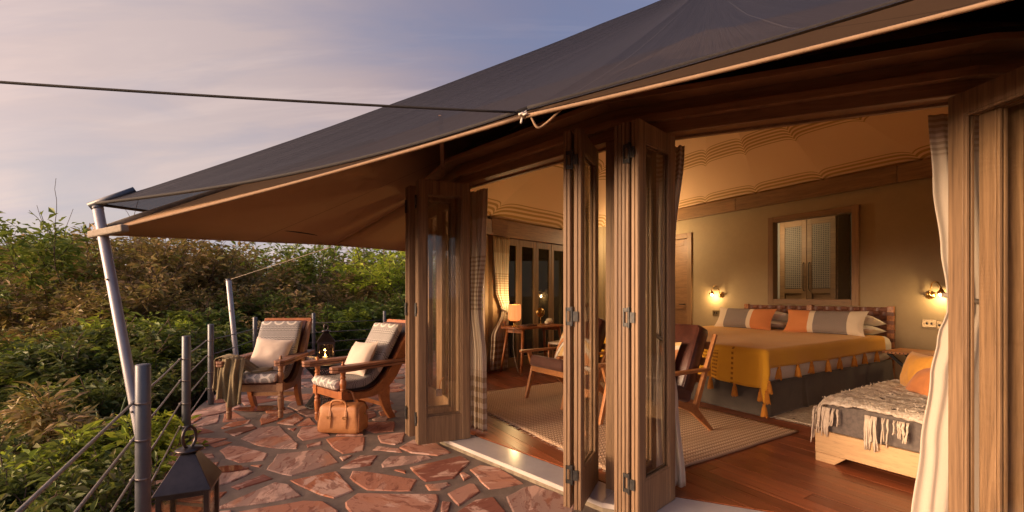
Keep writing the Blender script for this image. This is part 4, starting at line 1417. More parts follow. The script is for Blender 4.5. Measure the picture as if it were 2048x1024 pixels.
# ------------------------------------------------------------------ tent poles and guy ropes
def pole(a, b, r, label):
    t = thing('tent_pole', label, 'tent pole', a, 0, 'leaning tent poles')
    d = (b - a)
    adopt(t, MB().tube([a, b], r, 16).build('shaft', 'pole_metal', smooth=True, bevel=0.004),
          MB().tube([b - d.normalized() * 0.01, b + d.normalized() * 0.012], r * 1.04, 16).build('cap', 'post_metal', smooth=True))
    for k in (0.45, 0.8):
        q = a.lerp(b, k)
        adopt(t, MB().tube([q + Vector((0, -r - 0.012, 0)), q + Vector((0, -r + 0.01, 0))], 0.007, 8).build('bolt', 'cable_metal'))
base = P(303, 985, 2.8); tip = NTIPS[3] + Vector((0.02, 0, -0.03))
low_ = base + (base - tip) * 0.32
pole(low_, tip, 0.030, 'long pale leaning pole that holds the pointed canopy corner')
b2, t2 = Vector((-3.93, 6.38, -0.8)), P(457, 560, 6.5)
pole(b2 + (b2 - t2) * 0.0, t2, 0.036, 'shorter pale leaning pole behind the railing near the shawl chair')
def rope(name, a, b, r, mat, label, sag=0.0):
    pts = [a.lerp(b, k / 20) + Vector((0, 0, -sag * 4 * (k / 20) * (1 - k / 20))) for k in range(21)]
    tag(MB().tube(pts, r, 8).build(name, mat, smooth=True), label, 'rope')
rope('guy_rope', TIPS[4] + Vector((-0.02, 0, 0.015)), Vector((-3.3, 1.40, 2.085)), 0.0055, 'rope_dark', 'long dark guy rope stretched across the sky to the eave corner', 0.02)
pole(Vector((-3.2, 1.42, -1.2)), Vector((-3.34, 1.40, 2.12)), 0.03, 'pale tent pole at the outer end of the long dark guy rope')
rope('guy_rope', TIPS[2] + Vector((-0.03, 0.02, -0.02)), t2, 0.005, 'tan_strap', 'thin pale guy rope running from canopy edge to shorter leaning pole')

# ------------------------------------------------------------------ cable railing
rail = thing('cable_railing', 'grey steel post and cable railing along the curved terrace edge', 'railing', (-3.5, 5.0, 0))
PH = 0.93
for i, q in enumerate(RAIL):
    o = MB().lathe([(0.031, 0), (0.031, PH - 0.004), (0.029, PH)], 18).build('post', 'post_metal', rail, smooth=True)
    md = o.modifiers.new('bevel', 'BEVEL'); md.width = 0.003; md.limit_method = 'ANGLE'; md.angle_limit = R(40)
    o.location = Vector((q.x, q.y, 0)) - rail.location
    for z in (0.74, 0.56, 0.37, 0.18):
        d = ((RAIL[min(i + 1, len(RAIL) - 1)] - RAIL[max(i - 1, 0)])).normalized()
        n_ = Vector((-d.y, d.x))
        c = MB().lathe([(0.0315, -0.006), (0.033, 0), (0.0315, 0.006)], 14)
        c.tube([(n_.x * 0.03, n_.y * 0.03, 0), (n_.x * 0.05, n_.y * 0.05, 0)], 0.007, 8)
        e = c.build('clamp', 'cable_metal', o, smooth=True); e.location = (0, 0, z)
for z in (0.74, 0.56, 0.37, 0.18):
    for i in range(len(RAIL) - 1):
        d = (RAIL[i + 1] - RAIL[i]).normalized(); n_ = Vector((-d.y, d.x)) * 0.042
        a = Vector((*(RAIL[i] + n_), z)); b = Vector((*(RAIL[i + 1] + n_), z))
        adopt(rail, MB().tube([a, a.lerp(b, 0.5) + Vector((0, 0, -0.006)), b], 0.0062, 8).build('cable', 'cable_metal', smooth=True))

# ------------------------------------------------------------------ soft furnishing helpers
def pillow_mb(w, h, t, pinch=0.10, seed=0, nu=22, nv=16):
    """stuffed cushion lying in x (w) and z (h), thickness along y; soft corners"""
    m = MB()
    for sg in (1, -1):
        def fn(u, v):
            a = u * 2 - 1; b = v * 2 - 1
            k = (max(0.0, 1 - abs(a) ** 2.6) ** 0.55) * (max(0.0, 1 - abs(b) ** 2.6) ** 0.55)
            ex = 1 - pinch * (1 - b * b) * abs(a) ** 3 * 0.0 - pinch * 0.55 * (1 - abs(b) ** 2) * abs(a)
            ez = 1 - pinch * 0.55 * (1 - abs(a) ** 2) * abs(b)
            wr = 0.10 * mnoise.noise((a * 2.1 + seed, b * 2.1, sg * 3.0 + seed)) + 0.05 * mnoise.noise((a * 5 + seed, b * 5, seed))
            return (a * w / 2 * ex, sg * t / 2 * k * (1 + wr), b * h / 2 * ez)
        m.grid(nu, nv, fn, None, flip=(sg > 0))
    return m

def pillow(name, label, cat, w, h, t, mat, loc, rot, seed=0, group=None, pinch=0.10):
    o = pillow_mb(w, h, t, pinch, seed).build(name, mat, smooth=True)
    o.location = loc; o.rotation_euler = rot
    return tag(o, label, cat, group)

# ------------------------------------------------------------------ plantation chairs on the terrace
LEGP = [(0.021, 0.0), (0.024, 0.02), (0.024, 0.06), (0.029, 0.068), (0.024, 0.078), (0.021, 0.085), (0.026, 0.10), (0.030, 0.16), (0.031, 0.20), (0.024, 0.215), (0.024, 0.222), (0.030, 0.23), (0.024, 0.24), (0.021, 0.25), (0.026, 0.262), (0.026, 0.275)]
UPP = [(0.024, 0.36), (0.027, 0.375), (0.022, 0.385), (0.027, 0.40), (0.031, 0.43), (0.026, 0.46), (0.020, 0.475), (0.026, 0.485), (0.026, 0.495), (0.020, 0.505), (0.026, 0.53), (0.026, 0.545)]
SIDE_LO = [(-0.27, 0.275), (-0.10, 0.262), (0.06, 0.262), (0.18, 0.295), (0.28, 0.37), (0.36, 0.47), (0.44, 0.62), (0.53, 0.79), (0.60, 0.925)]
SIDE_HI = [(-0.27, 0.35), (-0.10, 0.325), (0.02, 0.325), (0.11, 0.36), (0.19, 0.43), (0.27, 0.53), (0.36, 0.68), (0.46, 0.84), (0.535, 0.945)]
def dense(pl, per=4):
    return [(p.x, p.y) for p in catmull([Vector((a, b, 0)) for a, b in pl], per)]
def plantation_chair(loc, rz, label, wood_front, wood_side):
    t = thing('lounge_chair', label, 'lounge chair', loc, rz, 'plantation lounge chairs on the terrace')
    lo_, hi_ = dense(SIDE_LO), dense(SIDE_HI)
    for sx in (-1, 1):
        o = MB().lathe(LEGP, 16, (sx * 0.25, -0.25, 0)); o.lathe(UPP, 16, (sx * 0.25, -0.25, 0))
        o.box(sx * 0.25 - 0.032, sx * 0.25 + 0.032, -0.282, -0.218, 0.275, 0.36)
        o.lathe([(0.014, 0.60), (0.016, 0.61), (0.010, 0.62), (0.013, 0.63), (0.004, 0.64)], 12, (sx * 0.25, -0.25, 0))
        o.build('leg', wood_front, t, smooth=False, bevel=0.003)
        # sabre rear leg
        rl = [(0.13, 0.29), (0.15, 0.20), (0.19, 0.10), (0.25, 0.0)]; rh = [(0.25, 0.33), (0.245, 0.22), (0.265, 0.11), (0.32, 0.0)]
        MB().strip(dense(rl), dense(rh), sx * 0.25 - 0.022, sx * 0.25 + 0.022).build('leg', 'chair_wood', t)
        MB().strip(lo_, hi_, sx * 0.25 - 0.021, sx * 0.25 + 0.021).build('side_frame', wood_side, t)
        # two-layer arm: paddle in front, slope to the back
        arm = MB()
        for z0, z1, k in ((0.575, 0.602, 1.0), (0.547, 0.571, 0.97)):
            pts = [(-0.052 * k, 0.55), (-0.05 * k, 0.10), (-0.058 * k, -0.10), (-0.064 * k, -0.24), (-0.055 * k, -0.34), (-0.025, -0.385), (0.025, -0.385), (0.055 * k, -0.34), (0.064 * k, -0.24), (0.058 * k, -0.10), (0.05 * k, 0.10), (0.052 * k, 0.55)]
            n = len(pts)
            vs = [(sx * 0.275 + x, y, z + (0.05 * max(0, y) if False else 0)) for z in (z0, z1) for x, y in pts]
            arm.add(vs, [tuple(range(n - 1, -1, -1)), tuple(range(n, 2 * n))] + [(i, (i + 1) % n, n + (i + 1) % n, n + i) for i in range(n)])
        arm.build('arm', 'arm_wood', t, bevel=0.006)
    MB().box(-0.22, 0.22, -0.270, -0.235, 0.275, 0.345).build('front_rail', wood_front, t, bevel=0.004)
    MB().box(-0.228, 0.228, 0.185, 0.215, 0.13, 0.175).build('stretcher', wood_side, t, bevel=0.004)
    o = MB().obox((0, 0.575, 0.915), (0.272, 0, 0), (0, 0.018, -0.009), (0, 0.032, 0.062)).build('top_rail', 'chair_wood', t, bevel=0.006)
    # slung seat board behind the cushion
    bl = [(y - 0.004, z + 0.012) for y, z in hi_]; bh = [(y + 0.004, z - 0.006) for y, z in hi_]
    MB().strip(bl, bh, -0.228, 0.228).build('seat_sling', 'brown_leather', t)
    return t

CPATH = [(-0.33, 0.372), (-0.18, 0.352), (-0.04, 0.348), (0.06, 0.372), (0.15, 0.435), (0.225, 0.525), (0.305, 0.655), (0.40, 0.815), (0.462, 0.925)]
def chair_cushion(loc, rz, label, seed):
    th = 0.095
    pts = catmull([Vector((0, y, z)) for y, z in CPATH], 6)
    n = len(pts)
    lens = [0.0]
    for i in range(1, n): lens.append(lens[-1] + (pts[i] - pts[i - 1]).length)
    m = MB()
    ring = 28
    vs = []; uvs = []
    for i, p in enumerate(pts):
        d = (pts[min(i + 1, n - 1)] - pts[max(i - 1, 0)]).normalized()
        nr = Vector((0, -d.z, d.y))                       # out of the seat, towards the sitter
        endk = min(1.0, min(lens[i], lens[-1] - lens[i]) / 0.035)
        endk = math.sqrt(max(0.06, 1 - (1 - endk) ** 2))
        for k in range(ring):
            a = 2 * math.pi * k / ring
            ca, sa = math.cos(a), math.sin(a)
            x = 0.225 * math.copysign(abs(ca) ** 0.22, ca)
            h = 0.5 * math.copysign(abs(sa) ** 0.45, sa)
            puff = 1 + 0.06 * mnoise.noise((x * 5 + seed, lens[i] * 5, seed))
            vs.append(tuple(p + nr * (th * (0.5 + h * endk) * puff) + Vector((x * (0.99 + 0.012 * mnoise.noise((lens[i] * 4, seed, k * 0.2))), 0, 0))))
            uvs.append((x + 0.225, lens[i]) if sa > 0 else (x + 0.225, lens[i] + 0.02))
    fs = []
    for i in range(n - 1):
        for k in range(ring):
            k2 = (k + 1) % ring
            fs.append((i * ring + k, (i + 1) * ring + k, (i + 1) * ring + k2, i * ring + k2))
    fs.append(tuple(range(ring))); fs.append(tuple((n - 1) * ring + k for k in range(ring - 1, -1, -1)))
    m.add(vs, fs, uvs)
    o = m.build('seat_cushion', 'block_print', smooth=True)
    o.location = loc; o.rotation_euler = (0, 0, rz)
    return tag(o, label, 'cushion', 'patterned chair cushions')

def local(loc, rz, x, y, z):
    c, s = math.cos(rz), math.sin(rz)
    return Vector((loc[0] + x * c - y * s, loc[1] + x * s + y * c, loc[2] + z))
C1, Z1 = (-2.655, 4.70, 0.008), R(6.0)
C2, Z2 = (-1.615, 4.43, 0.008), R(-40.0)
plantation_chair(C1, Z1, 'weathered plantation chair with a shawl over one arm, farther left on the terrace', 'chair_wood_faded', 'chair_wood_faded')
plantation_chair(C2, Z2, 'reddish plantation chair behind the tan leather bag', 'chair_wood', 'chair_wood')
chair_cushion(C1, Z1, 'grey patterned cushion on the chair with the shawl', 1.7)
chair_cushion(C2, Z2, 'grey patterned cushion with white rings on the chair behind the bag', 4.2)
for C, Z, lb, sd, tw in ((C1, Z1, 'plain cream throw pillow on the chair with the shawl', 2.0, 0.10), (C2, Z2, 'plain cream throw pillow on the chair behind the bag', 6.0, -0.08)):
    o = pillow_mb(0.41, 0.38, 0.14, 0.16, sd).build('throw_pillow', 'cream_cloth', smooth=True)
    o.location = local(C, Z, 0.02, 0.055, 0.615)
    o.rotation_euler = (Matrix.Rotation(Z, 3, 'Z') @ Matrix.Rotation(R(-30), 3, 'X') @ Matrix.Rotation(tw, 3, 'Y')).to_euler()
    tag(o, lb, 'pillow', 'cream throw pillows')

def shawl():
    """olive cloth folded over the left arm and trailing over the seat"""
    m = MB()
    def fn(u, v):
        # u across the cloth (along the arm), v from the hanging front edge, over the arm, to the tail on the seat
        y = -0.36 + 0.22 * u + 0.04 * math.sin(v * 5)
        wob = 0.016 * math.sin(u * 17 + v * 4) + 0.012 * math.sin(u * 31 + 2 + v * 7)
        if v < 0.42:                                          # hangs down on the outer front
            k = v / 0.42
            x = -0.355 + 0.02 * math.sin(u * 9) * (1 - k)
            z = 0.28 + 0.325 * k + 0.05 * (1 - k) * math.sin(u * 4.0 + 0.6)
            return (x + wob * (1.2 - k * 0.8), y - 0.015 * (1 - k), z)
        if v < 0.58:                                          # over the arm
            k = (v - 0.42) / 0.16
            return (-0.355 + 0.16 * k, y, 0.612 + 0.028 * math.sin(k * math.pi) + wob * 0.5)
        k = (v - 0.58) / 0.42                                 # falls to the cushion and trails inwards
        x = -0.195 + 0.30 * k
        z = 0.612 - 0.155 * min(1, k * 1.7) + wob * 0.9 + 0.015
        yy = lerp(y, -0.20 + 0.13 * u + 0.03 * math.sin(k * 6), k)
        return (x, yy, max(z, 0.462 + abs(wob)))
    m.grid(46, 60, fn)
    o = m.build('shawl', 'shawl_cloth', smooth=True, solid=0.006)
    # front fold that hangs in front of the seat
    f = MB()
    def fn2(u, v):
        x = -0.30 + 0.24 * u
        wob = 0.018 * math.sin(u * 15 + v * 3) + 0.01 * math.sin(u * 33)
        z = 0.625 - 0.40 * v - 0.07 * u * v + (0.03 * math.sin(u * 8) * v)
        return (x * 1.0, -0.335 - 0.03 * v + wob - (0.035 * min(1, v * 3)), z)
    f.grid(34, 24, fn2)
    e = f.build('fold', 'shawl_cloth', o, smooth=True, solid=0.005)
    o.location = C1; o.rotation_euler = (0, 0, Z1)
    tag(o, 'olive cloth shawl draped over the left arm of a plantation chair', 'shawl')
shawl()

# ------------------------------------------------------------------ woven side table with its lantern and candle jars
ST = Vector((-2.10, 5.02, 0.008))
def woven_table():
    t = thing('side_table', 'black cord woven hourglass side table between the lounge chairs', 'side table', ST)
    zt = 0.475
    MB().lathe([(0.0, zt - 0.012), (0.255, zt - 0.012), (0.262, zt), (0.255, zt + 0.012), (0.0, zt + 0.012)], 40).build('table_top', 'black_metal', t)
    ringm = MB()
    for r_, z in ((0.255, 0.012), (0.262, zt - 0.02), (0.10, 0.24)):
        ringm.tube([(r_ * math.cos(a), r_ * math.sin(a), z) for a in [2 * math.pi * k / 40 for k in range(41)]], 0.008, 6)
    ringm.build('ring', 'black_cord', t)
    c = MB()
    n = 64
    for k in range(n):
        a = 2 * math.pi * k / n
        for tw in (0.55, ):
            p0 = Vector((0.26 * math.cos(a), 0.26 * math.sin(a), zt - 0.02)); p1 = Vector((0.105 * math.cos(a + tw), 0.105 * math.sin(a + tw), 0.24)); p2 = Vector((0.252 * math.cos(a + 2 * tw), 0.252 * math.sin(a + 2 * tw), 0.012))
            c.tube([p0, p1, p2], 0.0048, 4, False)
    tag(c.build('cord_weave', 'black_cord', t), kind='stuff')
woven_table()

def lantern(loc, rz, w, bh, rh, label, handle=1.0, hrot=0.0):
    """square glass lantern: base, four posts, panes, hipped roof, cap and ring handle"""
    t = thing('lantern', label, 'lantern', loc, rz, 'glass lanterns')
    b = w * 0.052
    h = w / 2
    MB().box(-h * 1.06, h * 1.06, -h * 1.06, h * 1.06, 0, b * 1.4).build('base', 'bronze', t, bevel=0.003)
    for sx in (-1, 1):
        for sy in (-1, 1):
            MB().box(sx * (h - b) - b, sx * (h - b) + b, sy * (h - b) - b, sy * (h - b) + b, b * 1.4, bh).build('corner_bar', 'bronze', t, bevel=0.0015)
    tr = MB()
    for s in (-1, 1):
        tr.box(-h + 2 * b, h - 2 * b, s * (h - b) - b, s * (h - b) + b, bh - 2 * b, bh)
        tr.box(s * (h - b) - b, s * (h - b) + b, -h + 2 * b, h - 2 * b, bh - 2 * b, bh)
    tr.build('top_frame', 'bronze', t, bevel=0.001)
    for k in range(4):
        o = MB().box(-h + 2 * b, h - 2 * b, -0.0015, 0.0015, b * 1.4, bh - 2 * b).build('pane', 'lantern_glass', t)
        a = k * math.pi / 2
        o.rotation_euler = (0, 0, a); o.location = (math.sin(a) * (h - b), -math.cos(a) * (h - b), 0)
    q = h * 1.10; s2 = h * 0.30
    vs = [(-q, -q, bh), (q, -q, bh), (q, q, bh), (-q, q, bh), (-q, -q, bh + b * 0.8), (q, -q, bh + b * 0.8), (q, q, bh + b * 0.8), (-q, q, bh + b * 0.8), (-s2, -s2, bh + rh), (s2, -s2, bh + rh), (s2, s2, bh + rh), (-s2, s2, bh + rh)]
    fs = [(3, 2, 1, 0)] + [(i, (i + 1) % 4, 4 + (i + 1) % 4, 4 + i) for i in range(4)] + [(4 + i, 4 + (i + 1) % 4, 8 + (i + 1) % 4, 8 + i) for i in range(4)] + [(8, 9, 10, 11)]
    rf = MB().add(vs, fs).build('roof', 'bronze', t, bevel=0.002, angle=20)
    MB().lathe([(s2 * 1.0, bh + rh - 0.002), (s2 * 1.5, bh + rh + w * 0.05), (s2 * 1.95, bh + rh + w * 0.075), (s2 * 1.7, bh + rh + w * 0.11), (s2 * 0.5, bh + rh + w * 0.14)], 20).build('cap', 'bronze', t, smooth=True)
    hr = w * 0.20 * handle
    cz = bh + rh + w * 0.13 + hr * 0.92
    hx, hy = math.cos(hrot), math.sin(hrot)
    MB().tube([(hr * 0.62 * math.sin(a) * hx, hr * 0.62 * math.sin(a) * hy, cz - hr * math.cos(a)) for a in [0.35 + (2 * math.pi - 0.7) * k / 24 for k in range(25)]], w * 0.035, 8).build('handle', 'bronze', t, smooth=True)
    return t
def candle(loc, r, h, label, lit=True, grp=None):
    t = thing('candle', label, 'candle', loc, 0, grp)
    MB().lathe([(r, 0), (r, h * 0.95), (r * 0.9, h), (r * 0.3, h * 0.97)], 18).build('wax', 'wax', t, smooth=False, bevel=0.002)
    MB().tube([(0, 0, h * 0.96), (0.001, 0, h + 0.008)], 0.0012, 5).build('wick', 'black_cord', t)
    if lit:
        MB().lathe([(0.001, h + 0.004), (0.0055, h + 0.012), (0.0045, h + 0.022), (0.001, h + 0.036)], 10).build('flame', 'flame_glow', t, smooth=True)
        ld = bpy.data.lights.new('candle_light', 'POINT'); ld.energy = 0.9; ld.color = (1, 0.55, 0.2); ld.shadow_soft_size = 0.012
        lo_ = bpy.data.objects.new('candle_light', ld); col.objects.link(lo_); lo_.parent = t; lo_.location = (0, 0, h + 0.05)
LT = Vector((ST.x - 0.02, ST.y - 0.06, ST.z + 0.488))
lantern(LT, R(24), 0.18, 0.235, 0.115, 'small glass lantern with a burning candle on the woven side table', 1.0)
candle(LT + Vector((0.0, -0.02, 0.012)), 0.026, 0.062, 'short lit cream candle inside the lantern on the side table')
for dx, dy, lb in ((-0.19, -0.09, 'white ribbed candle jar on the side table, farther from the lantern'), (-0.135, -0.14, 'white ribbed candle jar on the side table, close beside the lantern')):
    t = thing('candle_jar', lb, 'candle jar', (ST.x + dx, ST.y + dy, ST.z + 0.488), 0, 'white candle jars')
    m = MB()
    n = 40
    vs = []
    for z in (0, 0.078):
        for k in range(n):
            r_ = 0.032 + (0.0022 if k % 2 else 0)
            vs.append((r_ * math.cos(2 * math.pi * k / n), r_ * math.sin(2 * math.pi * k / n), z))
    m.add(vs, [tuple(range(n - 1, -1, -1))] + [(k, (k + 1) % n, n + (k + 1) % n, n + k) for k in range(n)])
    m.build('jar', 'white_ceramic', t)
    MB().lathe([(0.0295, 0.06), (0.0295, 0.064), (0.003, 0.064)], 24).build('wax', 'wax', t)
NL = Vector((-1.335, 1.80, 0.009))
lantern(NL, R(22), 0.175, 0.475, 0.135, 'large bronze lantern with glass sides, nearest the camera by the railing', 1.25, R(50))
candle(NL + Vector((0, 0, 0.016)), 0.035, 0.10, 'unlit cream candle inside the large lantern near the railing', False)

# ------------------------------------------------------------------ leather bag
def bag():
    bl, br = G(636, 868), G(715, 871)
    d = (br - bl).to_2d(); ang = math.atan2(d.y, d.x)
    mid = (bl + br) / 2
    t = thing('travel_bag', 'tan leather travel bag with two handles standing on the paving', 'bag', (mid.x, mid.y, 0.008), ang)
    L, D, Hh = 0.385, 0.20, 0.255
    m = MB()
    nu = 40; lev = [(0.0, 0.90), (0.012, 1.0), (0.05, 1.03), (0.10, 1.01), (0.16, 0.98), (0.21, 0.95), (0.236, 0.90), (0.250, 0.78), (0.256, 0.45)]
    vs = []
    for z, k in lev:
        for q in range(nu):
            a = 2 * math.pi * q / nu
            ca, sa = math.cos(a), math.sin(a)
            kx = k if z < 0.2 else 1 - (1 - k) * 0.55
            x = L / 2 * 1.02 * math.copysign(abs(ca) ** 0.18, ca) * kx * (1.0 if z > 0.1 else 1.02)
            y = D / 2 * math.copysign(abs(sa) ** 0.30, sa) * k
            dent = 0.006 * mnoise.noise((x * 9, z * 12, a)) + 0.004 * mnoise.noise((x * 22, z * 22, a))
            vs.append((x, y + D / 2 + dent * (1 if 0.02 < z else 0), z + (0.004 * mnoise.noise((x * 6, y * 6, 0)) if z > 0.2 else 0)))
    fs = []
    for j in range(len(lev) - 1):
        for q in range(nu):
            q2 = (q + 1) % nu
            fs.append((j * nu + q, j * nu + q2, (j + 1) * nu + q2, (j + 1) * nu + q))
    fs.append(tuple(range(nu - 1, -1, -1))); fs.append(tuple((len(lev) - 1) * nu + q for q in range(nu)))
    body = m.add(vs, fs).build('body', 'tan_leather', t, smooth=True)
    # piping along the front and back panel edges
    for y in (-0.004, 0.004):
        pass
    pp = MB()
    for yy in (0.012, D - 0.012):
        pp.tube(catmull([Vector((-0.196, yy, 0.012)), Vector((-0.198, yy, 0.10)), Vector((-0.19, yy + (0.012 if yy < 0.1 else -0.012), 0.19)), Vector((-0.165, yy + (0.02 if yy < 0.1 else -0.02), 0.238)), Vector((0, yy + (0.022 if yy < 0.1 else -0.022), 0.246)), Vector((0.165, yy + (0.02 if yy < 0.1 else -0.02), 0.238)), Vector((0.19, yy + (0.012 if yy < 0.1 else -0.012), 0.19)), Vector((0.198, yy, 0.10)), Vector((0.196, yy, 0.012))], 6), 0.0042, 6)
    pp.build('piping', 'tan_leather_dark', body, smooth=True)
    for yy, lean, tp in ((-0.006, -0.03, 0.30), (D + 0.006, 0.03, 0.345)):
        h = MB()
        pts = catmull([Vector((-0.075, yy, 0.15)), Vector((-0.076, yy + (0.02 if yy < 0.1 else -0.02), 0.23)), Vector((-0.07, 0.045 + lean if yy < 0.1 else 0.15 + lean, 0.275)), Vector((-0.035, 0.04 + lean if yy < 0.1 else 0.15 + lean, tp)), Vector((0.035, 0.04 + lean if yy < 0.1 else 0.15 + lean, tp)), Vector((0.07, 0.045 + lean if yy < 0.1 else 0.15 + lean, 0.275)), Vector((0.076, yy + (0.02 if yy < 0.1 else -0.02), 0.23)), Vector((0.075, yy, 0.15))], 6)
        h.tube(pts, 0.0095, 8)
        h.build('handle', 'tan_leather', t, smooth=True)
    for x in (-0.075, 0.075):
        s_ = MB()
        prev = None
        pts = [(-0.012, 0.055), (-0.0125, 0.10), (-0.010, 0.15), (0.004, 0.20), (0.020, 0.235), (0.045, 0.255)]
        vs = []
        for k, (y, z) in enumerate(pts):
            w_ = 0.013 if k else 0.006
            vs += [(x - w_, y, z), (x + w_, y, z), (x + w_, y - 0.004, z), (x - w_, y - 0.004, z)]
        fs = []
        for k in range(len(pts) - 1):
            for q in range(4):
                q2 = (q + 1) % 4
                fs.append((4 * k + q, 4 * k + q2, 4 * k + 4 + q2, 4 * k + 4 + q))
        fs += [(0, 1, 2, 3), tuple(4 * (len(pts) - 1) + q for q in (3, 2, 1, 0))]
        so = s_.add(vs, fs).build('strap', 'tan_leather', t, bevel=0.001)
        bk = MB()
        bk.box(x - 0.019, x + 0.019, -0.021, -0.016, 0.138, 0.142); bk.box(x - 0.019, x + 0.019, -0.021, -0.016, 0.158, 0.162); bk.box(x - 0.019, x - 0.015, -0.021, -0.016, 0.142, 0.158); bk.box(x + 0.015, x + 0.019, -0.021, -0.016, 0.142, 0.158)
        bk.build('buckle', 'brass', so)
    MB().tube([(0.205, D / 2, 0.16), (0.212, D / 2, 0.16)], 0.012, 10).build('side_ring', 'brass', t)
bag()

# ------------------------------------------------------------------ rugs
def rug(name, label, a0, a1, b0, b1, z, mat, fringe=0.0, nb=40, seed=0):
    m = MB()
    def fn(u, v):
        a = lerp(a0, a1, u); b = lerp(b0, b1, v)
        e = 0.012 * mnoise.noise((a * 3 + seed, b * 3, 0))
        p = RM(a + (e if u in (0, 1) else 0), b + (e if v in (0, 1) else 0), z + 0.004 * mnoise.noise((a * 2, b * 2, seed)))
        return p
    m.grid(40, nb, fn, lambda u, v: (lerp(a0, a1, u), lerp(b0, b1, v)))
    o = m.build(name, mat, smooth=True, solid=0.010)
    tag(o, label, 'rug')
    if fringe:
        f = MB(); r_ = random.Random(seed)
        for k in range(150):
            b = lerp(b0, b1, r_.random())
            for a, s in ((a0, -1), (a1, 1)):
                p = RM(a, b, z); q_ = RM(a + s * fringe * r_.uniform(0.6, 1.1), b + r_.uniform(-0.02, 0.02), z - 0.002)
                f.tube([p, q_], 0.0025, 4, False)
        tag(f.build('fringe', 'fringe_cloth', o), kind='stuff')
    return o
def ab(px, py, z=ZF):
    p = G(px, py, z).to_2d() - HB
    return -p.dot(AU), p.dot(AW)
ra1 = (ab(1345, 935)[0] * 0 + ab(973, 825)[0] + ab(1122, 898)[0]) / 2           # left edge
ra0 = ab(1610, 868)[0]
rb0 = (ab(1610, 868)[1] + ab(1345, 935)[1]) / 2
rb1 = (ab(1020, 778)[1] + ab(1123, 767)[1]) / 2
rug('jute_rug', 'large woven brown jute rug under the two armchairs', ra0, ra1, rb0, rb1, ZF + 0.009, 'jute', 0.03, 50, 3)
rug('bedside_rug', 'small white fringed wool rug at the side of the bed', 2.2, 3.06, -0.52, 0.10, ZF + 0.008, 'berber_wool', 0.05, 24, 9)

